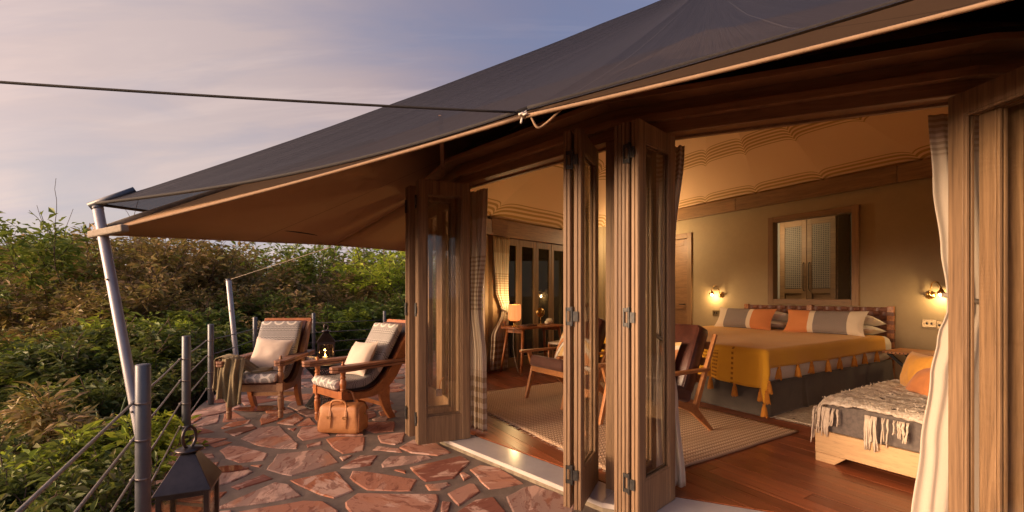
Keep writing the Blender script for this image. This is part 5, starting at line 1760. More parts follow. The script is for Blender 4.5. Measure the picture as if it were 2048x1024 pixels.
# ------------------------------------------------------------------ bed
BL, BW, BT = 3.12, 2.06, 0.725
def bed():
    t = thing('bed', 'wide double bed with grey skirt and woven leather headboard', 'bed', (*RM(1.5, 1.0).to_2d(), ZF))
    # headboard posts and rails
    for b0, b1 in ((0.0, 0.075), (1.0075, 1.0825), (2.015, 2.09)):
        adopt(t, rm_box(MB(), -0.045, 0.0, b0, b1, ZF, 1.115).build('headboard_post', 'burl_wood', bevel=0.004))
    for k in range(2):
        s = 1.0075 * k
        # vertical straps woven through horizontal ones
        nvv, nh = 12, 10
        z0, z1 = 0.50, 1.10
        wv = (0.93) / nvv; wh = (z1 - z0) / nh
        for i in range(nvv):
            b = s + 0.078 + wv * (i + 0.5)
            m = MB()
            def fnv(u, v, b=b, i=i):
                z = lerp(z0, z1, v); ph = math.pi * (z - z0) / wh
                a = -0.022 + 0.012 * math.sin(ph) * (1 if i % 2 else -1)
                return RM(a + 0.003, b + (u - 0.5) * wv * 0.88, z)
            m.grid(1, 40, fnv)
            adopt(t, m.build('strap', 'strap_leather', solid=0.004))
        for j in range(nh):
            z = z0 + wh * (j + 0.5)
            m = MB()
            def fnh(u, v, z=z, j=j):
                b = s + 0.078 + 0.93 * v; ph = math.pi * (b - s - 0.078) / wv
                a = -0.022 - 0.012 * math.sin(ph) * (1 if j % 2 else -1)
                return RM(a + 0.003, b, z + (u - 0.5) * wh * 0.86)
            m.grid(1, 48, fnh)
            adopt(t, m.build('strap', 'strap_leather', solid=0.004))
        # strap ends wrapped round the posts
        for j in range(nh):
            z = z0 + wh * (j + 0.5)
            if j % 2 == 0:
                for bb_ in ((0.0, 1.0075) if k == 0 else (2.015,)):
                    adopt(t, rm_box(MB(), -0.048, 0.004, bb_ - 0.003, bb_ + 0.078, z - wh * 0.40, z + wh * 0.40).build('strap', 'strap_leather', bevel=0.002))
    adopt(t, rm_box(MB(), -0.044, -0.001, 0.07, 2.02, 0.42, 0.50).build('headboard_rail', 'burl_wood'))
    # valance skirt: pleated cloth box
    sk = MB()
    per = [(0.06, 0.0), (BL, 0.0), (BL, BW), (0.06, BW)]
    path = []
    for i in range(3):
        a, b = Vector(per[i]), Vector(per[i + 1])
        n = int((b - a).length / 0.03)
        nrm = Vector(((b - a).y, -(b - a).x)).normalized()
        for k in range(n):
            path.append((a.lerp(b, k / n), nrm, (a - b).length * k / n))
    path.append((Vector(per[3]), Vector((0, 1)), 0))
    np_ = len(path) - 1
    def fn(u, v):
        p, nrm, s = path[min(np_, int(round(u * np_)))]
        fold = 0.010 * math.sin(s * 4.3 + 1.0) + (0.02 if abs((s % 1.55) - 0.77) < 0.02 else 0.0)
        k = (1 - v)
        q_ = p + nrm * (fold * k + 0.025 * k * k)
        return RM(q_.x, q_.y, lerp(ZF + 0.006, 0.405, v))
    sk.grid(np_, 10, fn)
    adopt(t, sk.build('skirt', 'grey_skirt', smooth=True, solid=0.008))
    # mattress with rounded sheeted edges
    m = MB()
    lev = [(0.385, -0.03), (0.42, 0.012), (0.50, 0.03), (0.62, 0.03), (0.68, 0.012), (0.708, -0.02), (0.717, -0.08)]
    nu = 120; vs = []
    def rr(q, grow):
        L0, L1_, W0_, W1_ = 0.05 - grow, BL + grow, -grow, BW + grow
        rad = 0.14
        tot = 2 * ((L1_ - L0) + (W1_ - W0_))
        a = 2 * math.pi * q / nu
        ca, sa = math.cos(a), math.sin(a)
        e = 0.10
        return ((L0 + L1_) / 2 + (L1_ - L0) / 2 * math.copysign(abs(ca) ** e, ca), (W0_ + W1_) / 2 + (W1_ - W0_) / 2 * math.copysign(abs(sa) ** e, sa))
    for z, gk in lev:
        for q in range(nu):
            a_, b_ = rr(q, gk)
            dz = 0.010 * mnoise.noise((a_ * 4, b_ * 4, z * 3))
            vs.append(RM(a_, b_, z + (dz if z < 0.7 else 0)))
    fs = []
    for j in range(len(lev) - 1):
        for q in range(nu):
            q2 = (q + 1) % nu
            fs.append((j * nu + q, (j + 1) * nu + q, (j + 1) * nu + q2, j * nu + q2))
    fs.append(tuple(range(nu))); fs.append(tuple((len(lev) - 1) * nu + q for q in range(nu - 1, -1, -1)))
    adopt(t, m.add(vs, fs).build('mattress', 'white_sheet', smooth=True))
bed()

def bed_throw():
    hang_f, hang_s = 0.375, 0.195
    a_start = 0.42
    Lf = BL + 0.03 - a_start
    La = Lf + hang_f                      # cloth length
    Wb = BW + 0.25 + hang_s
    m = MB()
    def drape(sa, sb):
        """cloth point at sa metres from the head edge, sb metres from the right side hem"""
        ea = sa - Lf                                   # past the foot edge
        eb = hang_s - sb                               # past the right edge
        top = BT + 0.008 + 0.006 * mnoise.noise((sa * 3, sb * 3, 1))
        rnd_ = 0.045
        def fall(e):
            if e <= 0: return (e, 0.0)
            if e < rnd_: return (rnd_ * math.sin(e / rnd_ * 1.2) , rnd_ * (1 - math.cos(e / rnd_ * 1.3)))
            return (rnd_ * 0.93 + (e - rnd_) * 0.07, rnd_ * 0.73 + (e - rnd_))
        wave = 0.016 * math.sin(sb * 11 + 1.0) + 0.010 * math.sin(sb * 23)
        wave2 = 0.012 * math.sin(sa * 9.0)
        if ea > 0 and eb > 0:
            hyp = math.hypot(ea, eb); th = math.atan2(eb, ea)
            o_, dn = fall(hyp)
            flare = 0.05 * math.sin(2 * th) * (hyp / 0.4)
            A = Lf + (o_ + flare) * math.cos(th); B = -(o_ + flare) * math.sin(th)
            return RM(a_start + A, B, top - dn * (1.0 + 0.30 * math.sin(2 * th)))
        if ea > 0:
            o_, dn = fall(ea)
            return RM(a_start + Lf + o_ + wave * min(1, dn * 4), sb - hang_s, top - dn - 0.02 * math.sin(sb * 5) * dn / 0.37)
        if eb > 0:
            o_, dn = fall(eb)
            return RM(a_start + sa, -o_ - wave2 * min(1, dn * 4), top - dn + 0.02 * math.sin(sa * 3.4) * dn)
        return RM(a_start + sa, sb - hang_s, top)
    m.grid(110, 80, lambda u, v: drape(u * La, v * Wb), lambda u, v: (u * La - 0.42, v * Wb - 0.0))
    o = m.build('bed_throw', 'throw_cloth', smooth=True, solid=0.006)
    tag(o, 'mustard yellow tasselled throw spread over the bed', 'throw')
    # tassels
    tm = MB().lathe([(0.006, 0.0), (0.011, -0.006), (0.010, -0.018), (0.013, -0.024), (0.017, -0.05), (0.021, -0.088), (0.010, -0.088)], 12)
    r_ = random.Random(3)
    for k in range(14):
        a = 2 * math.pi * k / 14
        tm.tube([(0.012 * math.cos(a), 0.012 * math.sin(a), -0.03), (0.021 * math.cos(a), 0.021 * math.sin(a), -0.09 - 0.012 * r_.random())], 0.0035, 4)
    me = tm.mesh('tassel'); me.materials.append(MAT['tassel'])
    spots = [(La * k / 9.6 - 0.04, 0.0) for k in range(1, 10)] + [(La, 0.0)] + [(La, 0.20 + 0.27 * k) for k in range(8)] + [(La - 0.13, 0.0)]
    for sa, sb in spots:
        h = bpy.data.objects.new('tassel', me); col.objects.link(h); h.parent = o
        p = drape(min(La, sa), sb)
        h.scale = (1.35, 1.35, 1.35); h.location = p + Vector((0, 0, 0.004)); h.rotation_euler = (0.05 * r_.uniform(-1, 1), 0.05 * r_.uniform(-1, 1), r_.random() * 6)
bed_throw()

def bed_pillow(name, label, w, h, t, mat, a, b, z, lean, yaw=0.0, seed=0, roll=0.0, cat='pillow', group=None, pinch=0.10):
    o = pillow_mb(w, h, t, pinch, seed, 28, 18).build(name, mat, smooth=True)
    # local x along the headboard (to the viewer's right), local y towards the wall
    base = math.atan2(-AW.y, -AW.x)
    o.location = RM(a, b, z)
    o.rotation_euler = (Matrix.Rotation(base + yaw, 3, 'Z') @ Matrix.Rotation(lean, 3, 'X') @ Matrix.Rotation(roll, 3, 'Y')).to_euler()
    return tag(o, label, cat, group)
bed_pillow('sleeping_pillow', 'white sleeping pillow, lower of the stack at the right of the headboard', 0.72, 0.46, 0.15, 'white_sheet', 0.30, 0.40, BT + 0.07, R(84), 0.05, 1)
bed_pillow('sleeping_pillow', 'white sleeping pillow, upper of the stack at the right of the headboard', 0.72, 0.46, 0.16, 'white_sheet', 0.28, 0.41, BT + 0.20, R(76), -0.03, 5)
bed_pillow('sleeping_pillow', 'white sleeping pillow, lower of the stack behind the left striped cushion', 0.72, 0.46, 0.15, 'white_sheet', 0.30, 1.52, BT + 0.07, R(84), 0.0, 8)
bed_pillow('sleeping_pillow', 'rumpled white sleeping pillow, upper of the stack behind the left striped cushion', 0.72, 0.46, 0.16, 'white_sheet', 0.28, 1.50, BT + 0.19, R(74), 0.05, 12)
bed_pillow('lumbar_cushion', 'long cream, grey stripe and orange cushion on the right of the bed', 0.98, 0.36, 0.17, 'lumbar_cloth_mirrored', 0.66, 0.56, BT + 0.17, R(-26), R(4), 3, group='striped lumbar cushions', pinch=0.14)
bed_pillow('lumbar_cushion', 'long cream, grey stripe and orange cushion on the left of the bed', 0.98, 0.36, 0.17, 'lumbar_cloth', 0.66, 1.70, BT + 0.17, R(-26), R(-3), 7, group='striped lumbar cushions', pinch=0.14)

# ------------------------------------------------------------------ wall lamps, switches, bedside stool
def sconce(b, z, label, swing, power, glow):
    t = thing('wall_lamp', label, 'wall lamp', RM(-0.068, b, z), 0, 'brass swing-arm wall lamps')
    nrm = Vector((*-AU, 0)); side = Vector((*AW, 0)) * swing
    c = RM(-0.066, b, z)
    adopt(t, MB().lathe([(0.052, 0), (0.052, 0.008), (0.040, 0.016), (0.018, 0.022), (0.014, 0.05)], 24, c, axis=nrm).build('wall_plate', 'brass', smooth=True))
    e = c + nrm * 0.05
    top = e + side * 0.035 + Vector((0, 0, 0.155)) + nrm * 0.03
    end = e + side * 0.125 + nrm * 0.06 + Vector((0, 0, 0.09))
    adopt(t, MB().tube(catmull([e, e + side * 0.01 + Vector((0, 0, 0.08)), top, e + side * 0.085 + nrm * 0.05 + Vector((0, 0, 0.165)), end], 8), 0.0065, 10).build('arm', 'brass', smooth=True))
    adopt(t, MB().lathe([(0.012, 0.0), (0.016, -0.02), (0.030, -0.04), (0.050, -0.075), (0.048, -0.075), (0.012, -0.03)], 20, end).build('shade', 'brass', smooth=True))
    adopt(t, MB().lathe([(0.003, -0.05), (0.016, -0.065), (0.020, -0.082), (0.014, -0.096), (0.003, -0.10)], 14, end).build('bulb', 'bulb_glow', smooth=True))
    ld = bpy.data.lights.new('wall_lamp_light', 'POINT'); ld.energy = power; ld.color = (1.0, 0.66, 0.30); ld.shadow_soft_size = 0.02
    lo_ = bpy.data.objects.new('wall_lamp_light', ld); col.objects.link(lo_); adopt(t, lo_); lo_.location = end + Vector((0, 0, -0.125))
sconce(wall_b(1443), 1.27, 'lit brass wall lamp left of the bed, by the timber door', 1.0, 3.5, True)
sconce(wall_b(1862), 1.27, 'lit brass wall lamp right of the bed, beside the white curtain', -1.0, 3.5, True)

def up_lamp():
    # small lit wall light on the rear wall, seen through the folded doors
    a, b = WF, W2
    d = (b - a).normalized(); n = Vector((-d.y, d.x))
    c2 = a.lerp(b, 0.55) + n * 0.01
    c = Vector((*c2, 2.42))
    t = thing('uplight', 'small lit wall uplight on the rear wall, seen through the middle doors', 'wall lamp', c)
    nv = Vector((*n, 0)); dv = Vector((*d, 0))
    adopt(t, MB().obox(c + nv * 0.012, dv * 0.03, nv * 0.012, (0, 0, 0.06)).build('bracket', 'black_metal', bevel=0.003))
    adopt(t, MB().obox(c + nv * 0.075 + Vector((0, 0, 0.03)), dv * 0.045, nv * 0.05, (0, 0, 0.055)).build('shade', 'globe_glow', bevel=0.01))
    ld = bpy.data.lights.new('uplight_light', 'POINT'); ld.energy = 25.0; ld.color = (1.0, 0.70, 0.38); ld.shadow_soft_size = 0.06
    lo_ = bpy.data.objects.new('uplight_light', ld); col.objects.link(lo_); adopt(t, lo_); lo_.location = c + nv * 0.50 + Vector((0, 0, -0.05))
up_lamp()

def plate(b, z, w, label, n):
    t = thing('switch_plate', label, 'switch plate', RM(-0.068, b, z), 0, 'wall switch plates')
    adopt(t, rm_box(MB(), -0.0685, -0.060, b - w / 2, b + w / 2, z - 0.05, z + 0.05).build('plate', 'plate_metal', bevel=0.002))
    for k in range(n):
        bb_ = b + (k - (n - 1) / 2) * 0.045
        adopt(t, rm_box(MB(), -0.0598, -0.054, bb_ - 0.010, bb_ + 0.010, z - 0.014, z + 0.014).build('switch', 'black_metal', bevel=0.001))
plate(wall_b(1432), 0.93, 0.13, 'dark metal switch plate under the left wall lamp', 2)
plate(wall_b(1859), 0.90, 0.14, 'bronze switch plate right of the headboard, nearer the bed', 2)
plate(wall_b(1889), 0.885, 0.14, 'bronze socket plate right of the headboard, half behind the curtain', 3)

def stool():
    p = RM(0.55, -0.45)
    t = thing('bedside_stool', 'bedside stool with studded tan leather top and black crossed legs', 'stool', (p.x, p.y, ZF))
    adopt(t, rm_box(MB(), 0.28, 0.82, -0.75, -0.15, 0.555, 0.585).build('seat', 'tan_leather', bevel=0.006))
    for a in (0.34, 0.76):
        m = MB()
        m.bar(RM(a, -0.71, ZF), RM(a, -0.19, 0.555), 0.03, 0.03, up=(*AU, 0)); m.bar(RM(a + 0.031, -0.19, ZF), RM(a + 0.031, -0.71, 0.555), 0.03, 0.03, up=(*AU, 0))
        adopt(t, m.build('crossed_legs', 'black_metal'))
    st = MB()
    for k in range(16):
        q_ = RM(0.824, -0.17 - k * 0.0375, 0.57); st.lathe([(0.008, 0), (0.006, 0.004), (0.001, 0.006)], 8, q_, axis=(*-AU, 0))
        q_ = RM(0.30 + k * 0.034, -0.754, 0.57); st.lathe([(0.008, 0), (0.006, 0.004), (0.001, 0.006)], 8, q_, axis=(*-AW, 0))
    adopt(t, st.build('studs', 'black_metal'))
stool()

# ------------------------------------------------------------------ wardrobe seen through the opening
def wardrobe():
    A = -1.45
    b0 = wall_b(1672, A); b1 = wall_b(1560, A)
    t = thing('wardrobe', 'timber wardrobe with woven cane doors seen through the framed opening', 'wardrobe', (*RM(A - 0.2, (b0 + b1) / 2).to_2d(), ZF))
    adopt(t, rm_box(MB(), A - 0.5, A - 0.03, b0 - 0.02, b1 + 0.02, ZF, 2.75).build('carcass', 'trim_wood'))
    w = (b1 - b0) / 2
    for k in range(2):
        s, e = b0 + w * k + 0.004, b0 + w * (k + 1) - 0.004
        m = MB()
        for x0, x1 in ((s, s + 0.085), (e - 0.085, e)):
            rm_box(m, A - 0.028, A, x0, x1, ZF + 0.05, 2.70)
        for z0, z1 in ((2.58, 2.70), (ZF + 0.05, 0.3), (1.30, 1.39)):
            rm_box(m, A - 0.027, A - 0.001, s + 0.085, e - 0.085, z0, z1)
        d = m.build('cane_door', 'trim_wood', None, bevel=0.003); adopt(t, d)
        c = MB()
        wi = (e - s) - 0.17; nb_ = max(4, int(wi / 0.034)); nz_ = 34
        for q_ in range(nb_):
            x = lerp(s + 0.085, e - 0.085, (q_ + 0.5) / nb_)
            rm_box(c, A - 0.016, A - 0.010, x - 0.008, x + 0.008, 1.40, 2.58)
        for q_ in range(nz_):
            z = lerp(1.40, 2.58, (q_ + 0.5) / nz_)
            rm_box(c, A - 0.011, A - 0.006, s + 0.086, e - 0.086, z - 0.008, z + 0.008)
        bk = rm_box(MB(), A - 0.026, A - 0.022, s + 0.086, e - 0.086, 1.39, 2.58).build('backing', 'black_cord', None); bk.parent = d
        cc = c.build('cane_weave', 'tan_strap', None); cc.parent = d; tag(cc, kind='stuff')
        hb = e - 0.045 if k == 0 else s + 0.045
        hh = MB().tube([RM(A + 0.001, hb, 1.35), RM(A + 0.03, hb, 1.38), RM(A + 0.03, hb, 1.85), RM(A + 0.001, hb, 1.88)], 0.008, 8).build('handle', 'black_metal'); hh.parent = d
    return t
wardrobe()
def added_globe_lamp():  # unseen lamp, added so the wardrobe behind the opening is lit
    p = RM(-0.75, 2.3, 2.55)
    t = thing('added_ceiling_lamp', 'unseen globe lamp added to light the dressing room behind the framed opening', 'ceiling lamp', p)
    MB().tube([(0, 0, 0.09), (0, 0, 0.35)], 0.006, 8).build('rod', 'brass', t)
    MB().lathe([(0.01, 0.10), (0.07, 0.08), (0.10, 0.0), (0.07, -0.075), (0.01, -0.10)], 18).build('globe', 'globe_glow', t, smooth=True)
    ld = bpy.data.lights.new('added_ceiling_lamp_light', 'POINT'); ld.energy = 9.0; ld.color = (1.0, 0.74, 0.42); ld.shadow_soft_size = 0.1
    lo_ = bpy.data.objects.new('added_ceiling_lamp_light', ld); col.objects.link(lo_); lo_.parent = t; lo_.location = (0, 0, -0.22)
added_globe_lamp()

# ------------------------------------------------------------------ day bed
DA1, DA0 = 3.94, 2.70
DB_ = -0.80
def daybed():
    t = thing('daybed', 'low pale timber daybed with grey mattress at the foot of the curtain', 'daybed', (*RM(3.3, -1.6).to_2d(), ZF))
    L = 1.95
    adopt(t, rm_box(MB(), DA1 - 0.032, DA1, DB_ - L, DB_, 0.125, 0.285).build('front_rail', 'oak_wood', bevel=0.004))
    adopt(t, rm_box(MB(), DA0, DA0 + 0.032, DB_ - L, DB_, 0.125, 0.285).build('back_rail', 'oak_wood', bevel=0.004))
    adopt(t, rm_box(MB(), DA0 + 0.033, DA1 - 0.033, DB_ - 0.034, DB_ - 0.002, 0.125, 0.283).build('end_rail', 'oak_wood', bevel=0.004))
    adopt(t, rm_box(MB(), DA0 + 0.033, DA1 - 0.033, DB_ - L, DB_ - 0.035, 0.20, 0.23).build('slat_base', 'oak_wood'))
    for a in (DA1 - 0.10, DA0 + 0.002):
        for b, sg in ((DB_ - 0.002, -1), (DB_ - L + 0.002, 1)):
            m = MB()
            q0 = [RM(a, b, 0.124), RM(a + 0.098, b, 0.124), RM(a + 0.098, b + sg * 0.19, 0.124), RM(a, b + sg * 0.19, 0.124)]
            q1 = [RM(a + 0.0, b, ZF), RM(a + 0.098, b, ZF), RM(a + 0.098, b + sg * 0.12, ZF), RM(a, b + sg * 0.12, ZF)]
            m.add(q1 + q0, [(3, 2, 1, 0), (4, 5, 6, 7)] + [(i, (i + 1) % 4, 4 + (i + 1) % 4, 4 + i) for i in range(4)])
            adopt(t, m.build('foot', 'oak_wood', bevel=0.003))
    adopt(t, rm_box(MB(), DA0 + 0.05, DA1 - 0.045, DB_ - L, DB_ - 0.045, 0.231, 0.50).build('mattress', 'grey_mattress', smooth=False, bevel=0.025))
daybed()
def blanket():
    m = MB()
    a0, a1 = DA0 - 0.02, DA1 + 0.0
    b1 = DB_ + 0.0
    def fn(u, v):
        a = lerp(a0, a1, u); b = b1 - v * 1.75
        z = 0.512 + 0.018 * abs(mnoise.noise((a * 18, b * 18, 0))) + 0.014 * abs(mnoise.noise((a * 40, b * 40, 5))) + 0.012 * abs(math.sin(a * 17))
        ef = max(0, (a - (DA1 - 0.06)) / 0.06); es = max(0, (b - (DB_ - 0.06)) / 0.06)
        z -= 0.05 * ef ** 1.6 * (1 + 0.35 * math.sin(b * 7)) + 0.07 * es ** 1.6
        return RM(a + 0.01 * mnoise.noise((b * 9, 0, 2)) * ef, b, z)
    m.grid(90, 110, fn, lambda u, v: (lerp(a0, a1, u), v * 1.75))
    o = m.build('wool_blanket', 'berber_wool', smooth=True, solid=0.012)
    tag(o, 'shaggy cream wool blanket with black flecks and fringe on the daybed', 'blanket')
    r_ = random.Random(8)
    f = MB()
    def strand(a, b, z, L, da=0.0, db=0.0):
        p = RM(a, b, z)
        pts = [p]
        x_, y_ = 0.0, 0.0
        for k in range(1, 6):
            x_ += r_.uniform(-0.006, 0.006) + da / 5; y_ += r_.uniform(-0.006, 0.006) + db / 5
            pts.append(RM(a + x_ + 0.012, b + y_, z - L * k / 5))
        f.tube(pts, 0.0042, 5)
    for b_c, n, L in ((DB_ - 0.06, 16, 0.19), (DB_ - 0.12, 10, 0.12), (DB_ - 0.335, 16, 0.21), (DB_ - 0.43, 4, 0.17), (DB_ - 0.48, 8, 0.10), (DB_ - 0.52, 6, 0.12), (DB_ - 0.64, 3, 0.06), (DB_ - 0.80, 3, 0.13), (DB_ - 0.93, 2, 0.16), (DB_ - 1.0, 18, 0.22)):
        for k in range(n):
            strand(DA1 + 0.004, b_c + r_.uniform(-0.032, 0.032), 0.462, L * r_.uniform(0.8, 1.1))
    for k in range(46):
        a = lerp(DA0 + 0.2, DA1, r_.random() ** 0.6)
        strand(a, DB_ + 0.01, 0.45, r_.uniform(0.16, 0.28), 0, 0.01)
    tag(f.build('fringe', 'fringe_cloth', o, smooth=True), kind='stuff')
    tf = MB()
    for k in range(1500):
        a = r_.uniform(a0 + 0.01, a1 - 0.03); b = b1 - r_.uniform(0.02, 1.3)
        p = RM(a, b, 0.52); h = r_.uniform(0.006, 0.018); an = r_.random() * 6.3
        q_ = p + Vector((math.cos(an) * 0.012, math.sin(an) * 0.012, h))
        s_ = Vector((-math.sin(an), math.cos(an), 0)) * 0.005
        tf.add([p - s_, p + s_, q_ + s_ * 0.5, q_ - s_ * 0.5], [(0, 1, 2, 3)])
    tag(tf.build('tufts', 'fringe_cloth', o), kind='stuff')
blanket()
bed_pillow('daybed_cushion', 'plain mustard cushion standing on the daybed', 0.33, 0.31, 0.14, 'mustard_cloth', 2.95, -1.09, 0.655, R(-14), R(-50), 4, cat='cushion')
bed_pillow('daybed_cushion', 'crumpled orange cushion on the daybed, half behind the curtain', 0.30, 0.26, 0.13, 'orange_cloth', 3.12, -1.20, 0.61, R(-35), R(-45), 14, cat='cushion')

# ------------------------------------------------------------------ armchairs on the rug
def armchair(loc, rz, label):
    t = thing('armchair', label, 'armchair', loc, rz, 'leather armchairs on the jute rug')
    for sx in (-1, 1):
        x0, x1 = sx * 0.315 - 0.017, sx * 0.315 + 0.017
        def leg(pts):
            MB().profile(pts, min(x0, x1), max(x0, x1)).build('leg', 'danish_wood', t, bevel=0.005)
        leg([(-0.335, 0.0), (-0.295, 0.0), (-0.18, 0.37), (-0.235, 0.37)])
        leg([(-0.26, 0.40), (-0.22, 0.345), (0.12, 0.20), (0.39, 0.0), (0.43, 0.0), (0.40, 0.035), (0.17, 0.265), (0.10, 0.275)])
        MB().profile([(0.15, 0.20), (0.21, 0.20), (0.485, 0.84), (0.462, 0.85)], min(x0, x1), max(x0, x1)).build('back_post', 'danish_wood', t, bevel=0.004)
        MB().profile([(-0.25, 0.385), (-0.20, 0.37), (-0.245, 0.535), (-0.30, 0.535)], min(x0, x1), max(x0, x1)).build('arm_support', 'danish_wood', t, bevel=0.004)
        a_ = MB()
        pts = [(-0.025, -0.395), (0.025, -0.395), (0.035, -0.34), (0.03, 0.0), (0.022, 0.36), (-0.022, 0.36), (-0.03, 0.0), (-0.035, -0.34)]
        a_.prism([(sx * 0.325 + p[0], p[1]) for p in pts], 0.532, 0.560)
        a_.build('armrest', 'danish_wood', t, bevel=0.007)
    MB().obox((0, -0.235, 0.35), (0.298, 0, 0), (0, 0.014, 0), (0, 0, 0.04)).build('front_rail', 'danish_wood', t, bevel=0.005)
    MB().obox((0, 0.15, 0.235), (0.298, 0, 0), (0, 0.014, 0), (0, 0, 0.03)).build('rear_rail', 'danish_wood', t, bevel=0.005)
    for z, y in ((0.45, 0.345), (0.60, 0.40), (0.74, 0.455)):
        MB().obox((0, y, z), (0.298, 0, 0), (0, 0.010, -0.004), (0, 0.014, 0.032)).build('back_slat', 'danish_wood', t, bevel=0.003)
    # cushions
    s_ = MB().obox((0, -0.045, 0.385), (0.285, 0, 0), (0, 0.25, -0.065), (0, 0.016, 0.062)).build('seat_pad', 'seat_suede', t, smooth=True, bevel=0.035)
    b_ = MB().obox((0, 0.262, 0.625), (0.285, 0, 0), (0, 0.072, -0.033), (0, 0.125, 0.285)).build('back_pad', 'brown_leather', t, smooth=True, bevel=0.04)
    pip = MB()
    for yk, zk in ((-1, 1), ):
        c = Vector((0, 0.262, 0.625)); ax = Vector((0.283, 0, 0)); ay = Vector((0, 0.072, -0.033)); az = Vector((0, 0.125, 0.285))
        pts = [c + ax * i * 0.97 - ay * 0.86 + az * j * 0.95 for i, j in ((-1, -0.9), (-1, 0.9), (-0.9, 1), (0.9, 1), (1, 0.9), (1, -0.9), (0.9, -1), (-0.9, -1), (-1, -0.9))]
        pip.tube(pts, 0.006, 6)
    pip.build('piping', 'brown_leather', b_, smooth=True)
    return t
RZA = math.atan2(-AU.x, AU.y)
sw_ = RZA
ca_, cb_ = Vector((0.605, 4.98, ZF + 0.014)), Vector((1.247, 3.91, ZF + 0.014))
qf = G(1420, 862, ZF); 
armchair(ca_, RZA + R(4), 'armchair with brown suede seat nearer the desk, partly behind doors')
armchair(cb_, RZA, 'dark brown leather armchair in front of the bed foot')
def chair_pillow(c, rz, label, sd):
    o = pillow_mb(0.42, 0.40, 0.14, 0.12, sd).build('accent_pillow', 'abstract_cloth', smooth=True)
    o.location = local(c, rz, 0.0, 0.07, 0.60)
    o.rotation_euler = (Matrix.Rotation(rz, 3, 'Z') @ Matrix.Rotation(R(-24), 3, 'X')).to_euler()
    tag(o, label, 'pillow', 'abstract print pillows')
chair_pillow(ca_, RZA, 'cream and ochre abstract pillow on the armchair nearer the desk', 3)
chair_pillow(cb_, RZA, 'cream and ochre abstract pillow on the leather armchair by the bed', 9)

# ------------------------------------------------------------------ desk corner
DC = Vector((0.36, 7.08)); DX = (W1 - W0).normalized(); DN = Vector((DX.y, -DX.x))
DZ_ = 0.775
def dk(x, y, z):
    p = DC + DX * x + DN * y
    return Vector((p.x, p.y, z))
DROT = math.atan2(DX.y, DX.x)
def desk():
    t = thing('writing_desk', 'slim reddish timber writing desk with splayed legs under the window', 'desk', (*DC, ZF), DROT)
    pts = []
    for k in range(32):
        a = 2 * math.pi * k / 32; ca, sa = math.cos(a), math.sin(a)
        pts.append((0.60 * math.copysign(abs(ca) ** 0.35, ca), 0.255 * math.copysign(abs(sa) ** 0.5, sa)))
    MB().prism(pts, DZ_ - ZF - 0.028, DZ_ - ZF).build('desk_top', 'chair_wood', t, bevel=0.006)
    for sx in (-1, 1):
        for sy in (-1, 1):
            MB().tube([(sx * 0.44, sy * 0.16, DZ_ - ZF - 0.029), (sx * 0.55, sy * 0.22, 0.0)], [0.026, 0.015], 12).build('leg', 'chair_wood', t, smooth=True)
        MB().bar((sx * 0.45, -0.16, DZ_ - ZF - 0.07), (sx * 0.45, 0.16, DZ_ - ZF - 0.07), 0.022, 0.05).build('apron', 'chair_wood', t, bevel=0.003)
desk()
def desk_lamp():
    p = G(1030, 646, DZ_); p = P(1030, 640, 6.93); p.z = DZ_ + 0.001
    p = dk(-0.44, -0.02, DZ_ + 0.001)
    t = thing('table_lamp', 'glowing table lamp with ribbed orange shade on the desk', 'table lamp', p)
    MB().lathe([(0.05, 0), (0.05, 0.012), (0.018, 0.02), (0.016, 0.08), (0.03, 0.085), (0.075, 0.09), (0.075, 0.10), (0.01, 0.10)], 24).build('base', 'brass', t, smooth=True)
    n = 48; vs = []
    prof = [(0.080, 0.10), (0.094, 0.12), (0.098, 0.20), (0.098, 0.28), (0.094, 0.335), (0.085, 0.345)]
    for r0, z in prof:
        for k in range(n):
            r_ = r0 + (0.003 if k % 2 else 0)
            vs.append((r_ * math.cos(2 * math.pi * k / n), r_ * math.sin(2 * math.pi * k / n), z))
    fs = [(j * n + k, j * n + (k + 1) % n, (j + 1) * n + (k + 1) % n, (j + 1) * n + k) for j in range(len(prof) - 1) for k in range(n)]
    MB().add(vs, fs).build('lamp_shade', 'lamp_shade', t, smooth=False)
    ld = bpy.data.lights.new('table_lamp_light', 'POINT'); ld.energy = 9.0; ld.color = (1.0, 0.66, 0.28); ld.shadow_soft_size = 0.05
    lo_ = bpy.data.objects.new('table_lamp_light', ld); col.objects.link(lo_); lo_.parent = t; lo_.location = (0, 0, 0.40)
    cz = DZ_ + 0.006
    pts = catmull([dk(-0.47, 0.05, cz), dk(-0.58, 0.12, cz + 0.004), dk(-0.64, 0.15, cz - 0.06), dk(-0.66, 0.17, 0.45), dk(-0.62, 0.22, 0.14), dk(-0.55, 0.25, ZF + 0.008), dk(-0.75, 0.20, ZF + 0.006)], 8)
    tag(MB().tube(pts, 0.0045, 6).build('lamp_cord', 'tan_strap', smooth=True), 'pale lamp cord hanging from the desk to the floor', 'cord')
desk_lamp()
def vanity():
    p = dk(0.16, 0.0, DZ_ + 0.001)
    t = thing('vanity_mirror', 'small round brass vanity mirror standing on the desk', 'mirror', p, DROT - R(20))
    MB().lathe([(0.05, 0), (0.05, 0.008), (0.008, 0.012), (0.007, 0.13)], 20).build('stand', 'brass', t, smooth=True)
    MB().lathe([(0.072, -0.006), (0.080, 0), (0.072, 0.006), (0.068, 0.006), (0.068, -0.006)], 28, (0, 0, 0.205), axis=(0, 1, 0)).build('rim', 'brass', t, smooth=True)
    MB().lathe([(0.001, -0.003), (0.068, -0.003), (0.068, 0.003), (0.001, 0.003)], 28, (0, 0, 0.205), axis=(0, 1, 0)).build('mirror_disc', 'mirror_glass', t)
vanity()
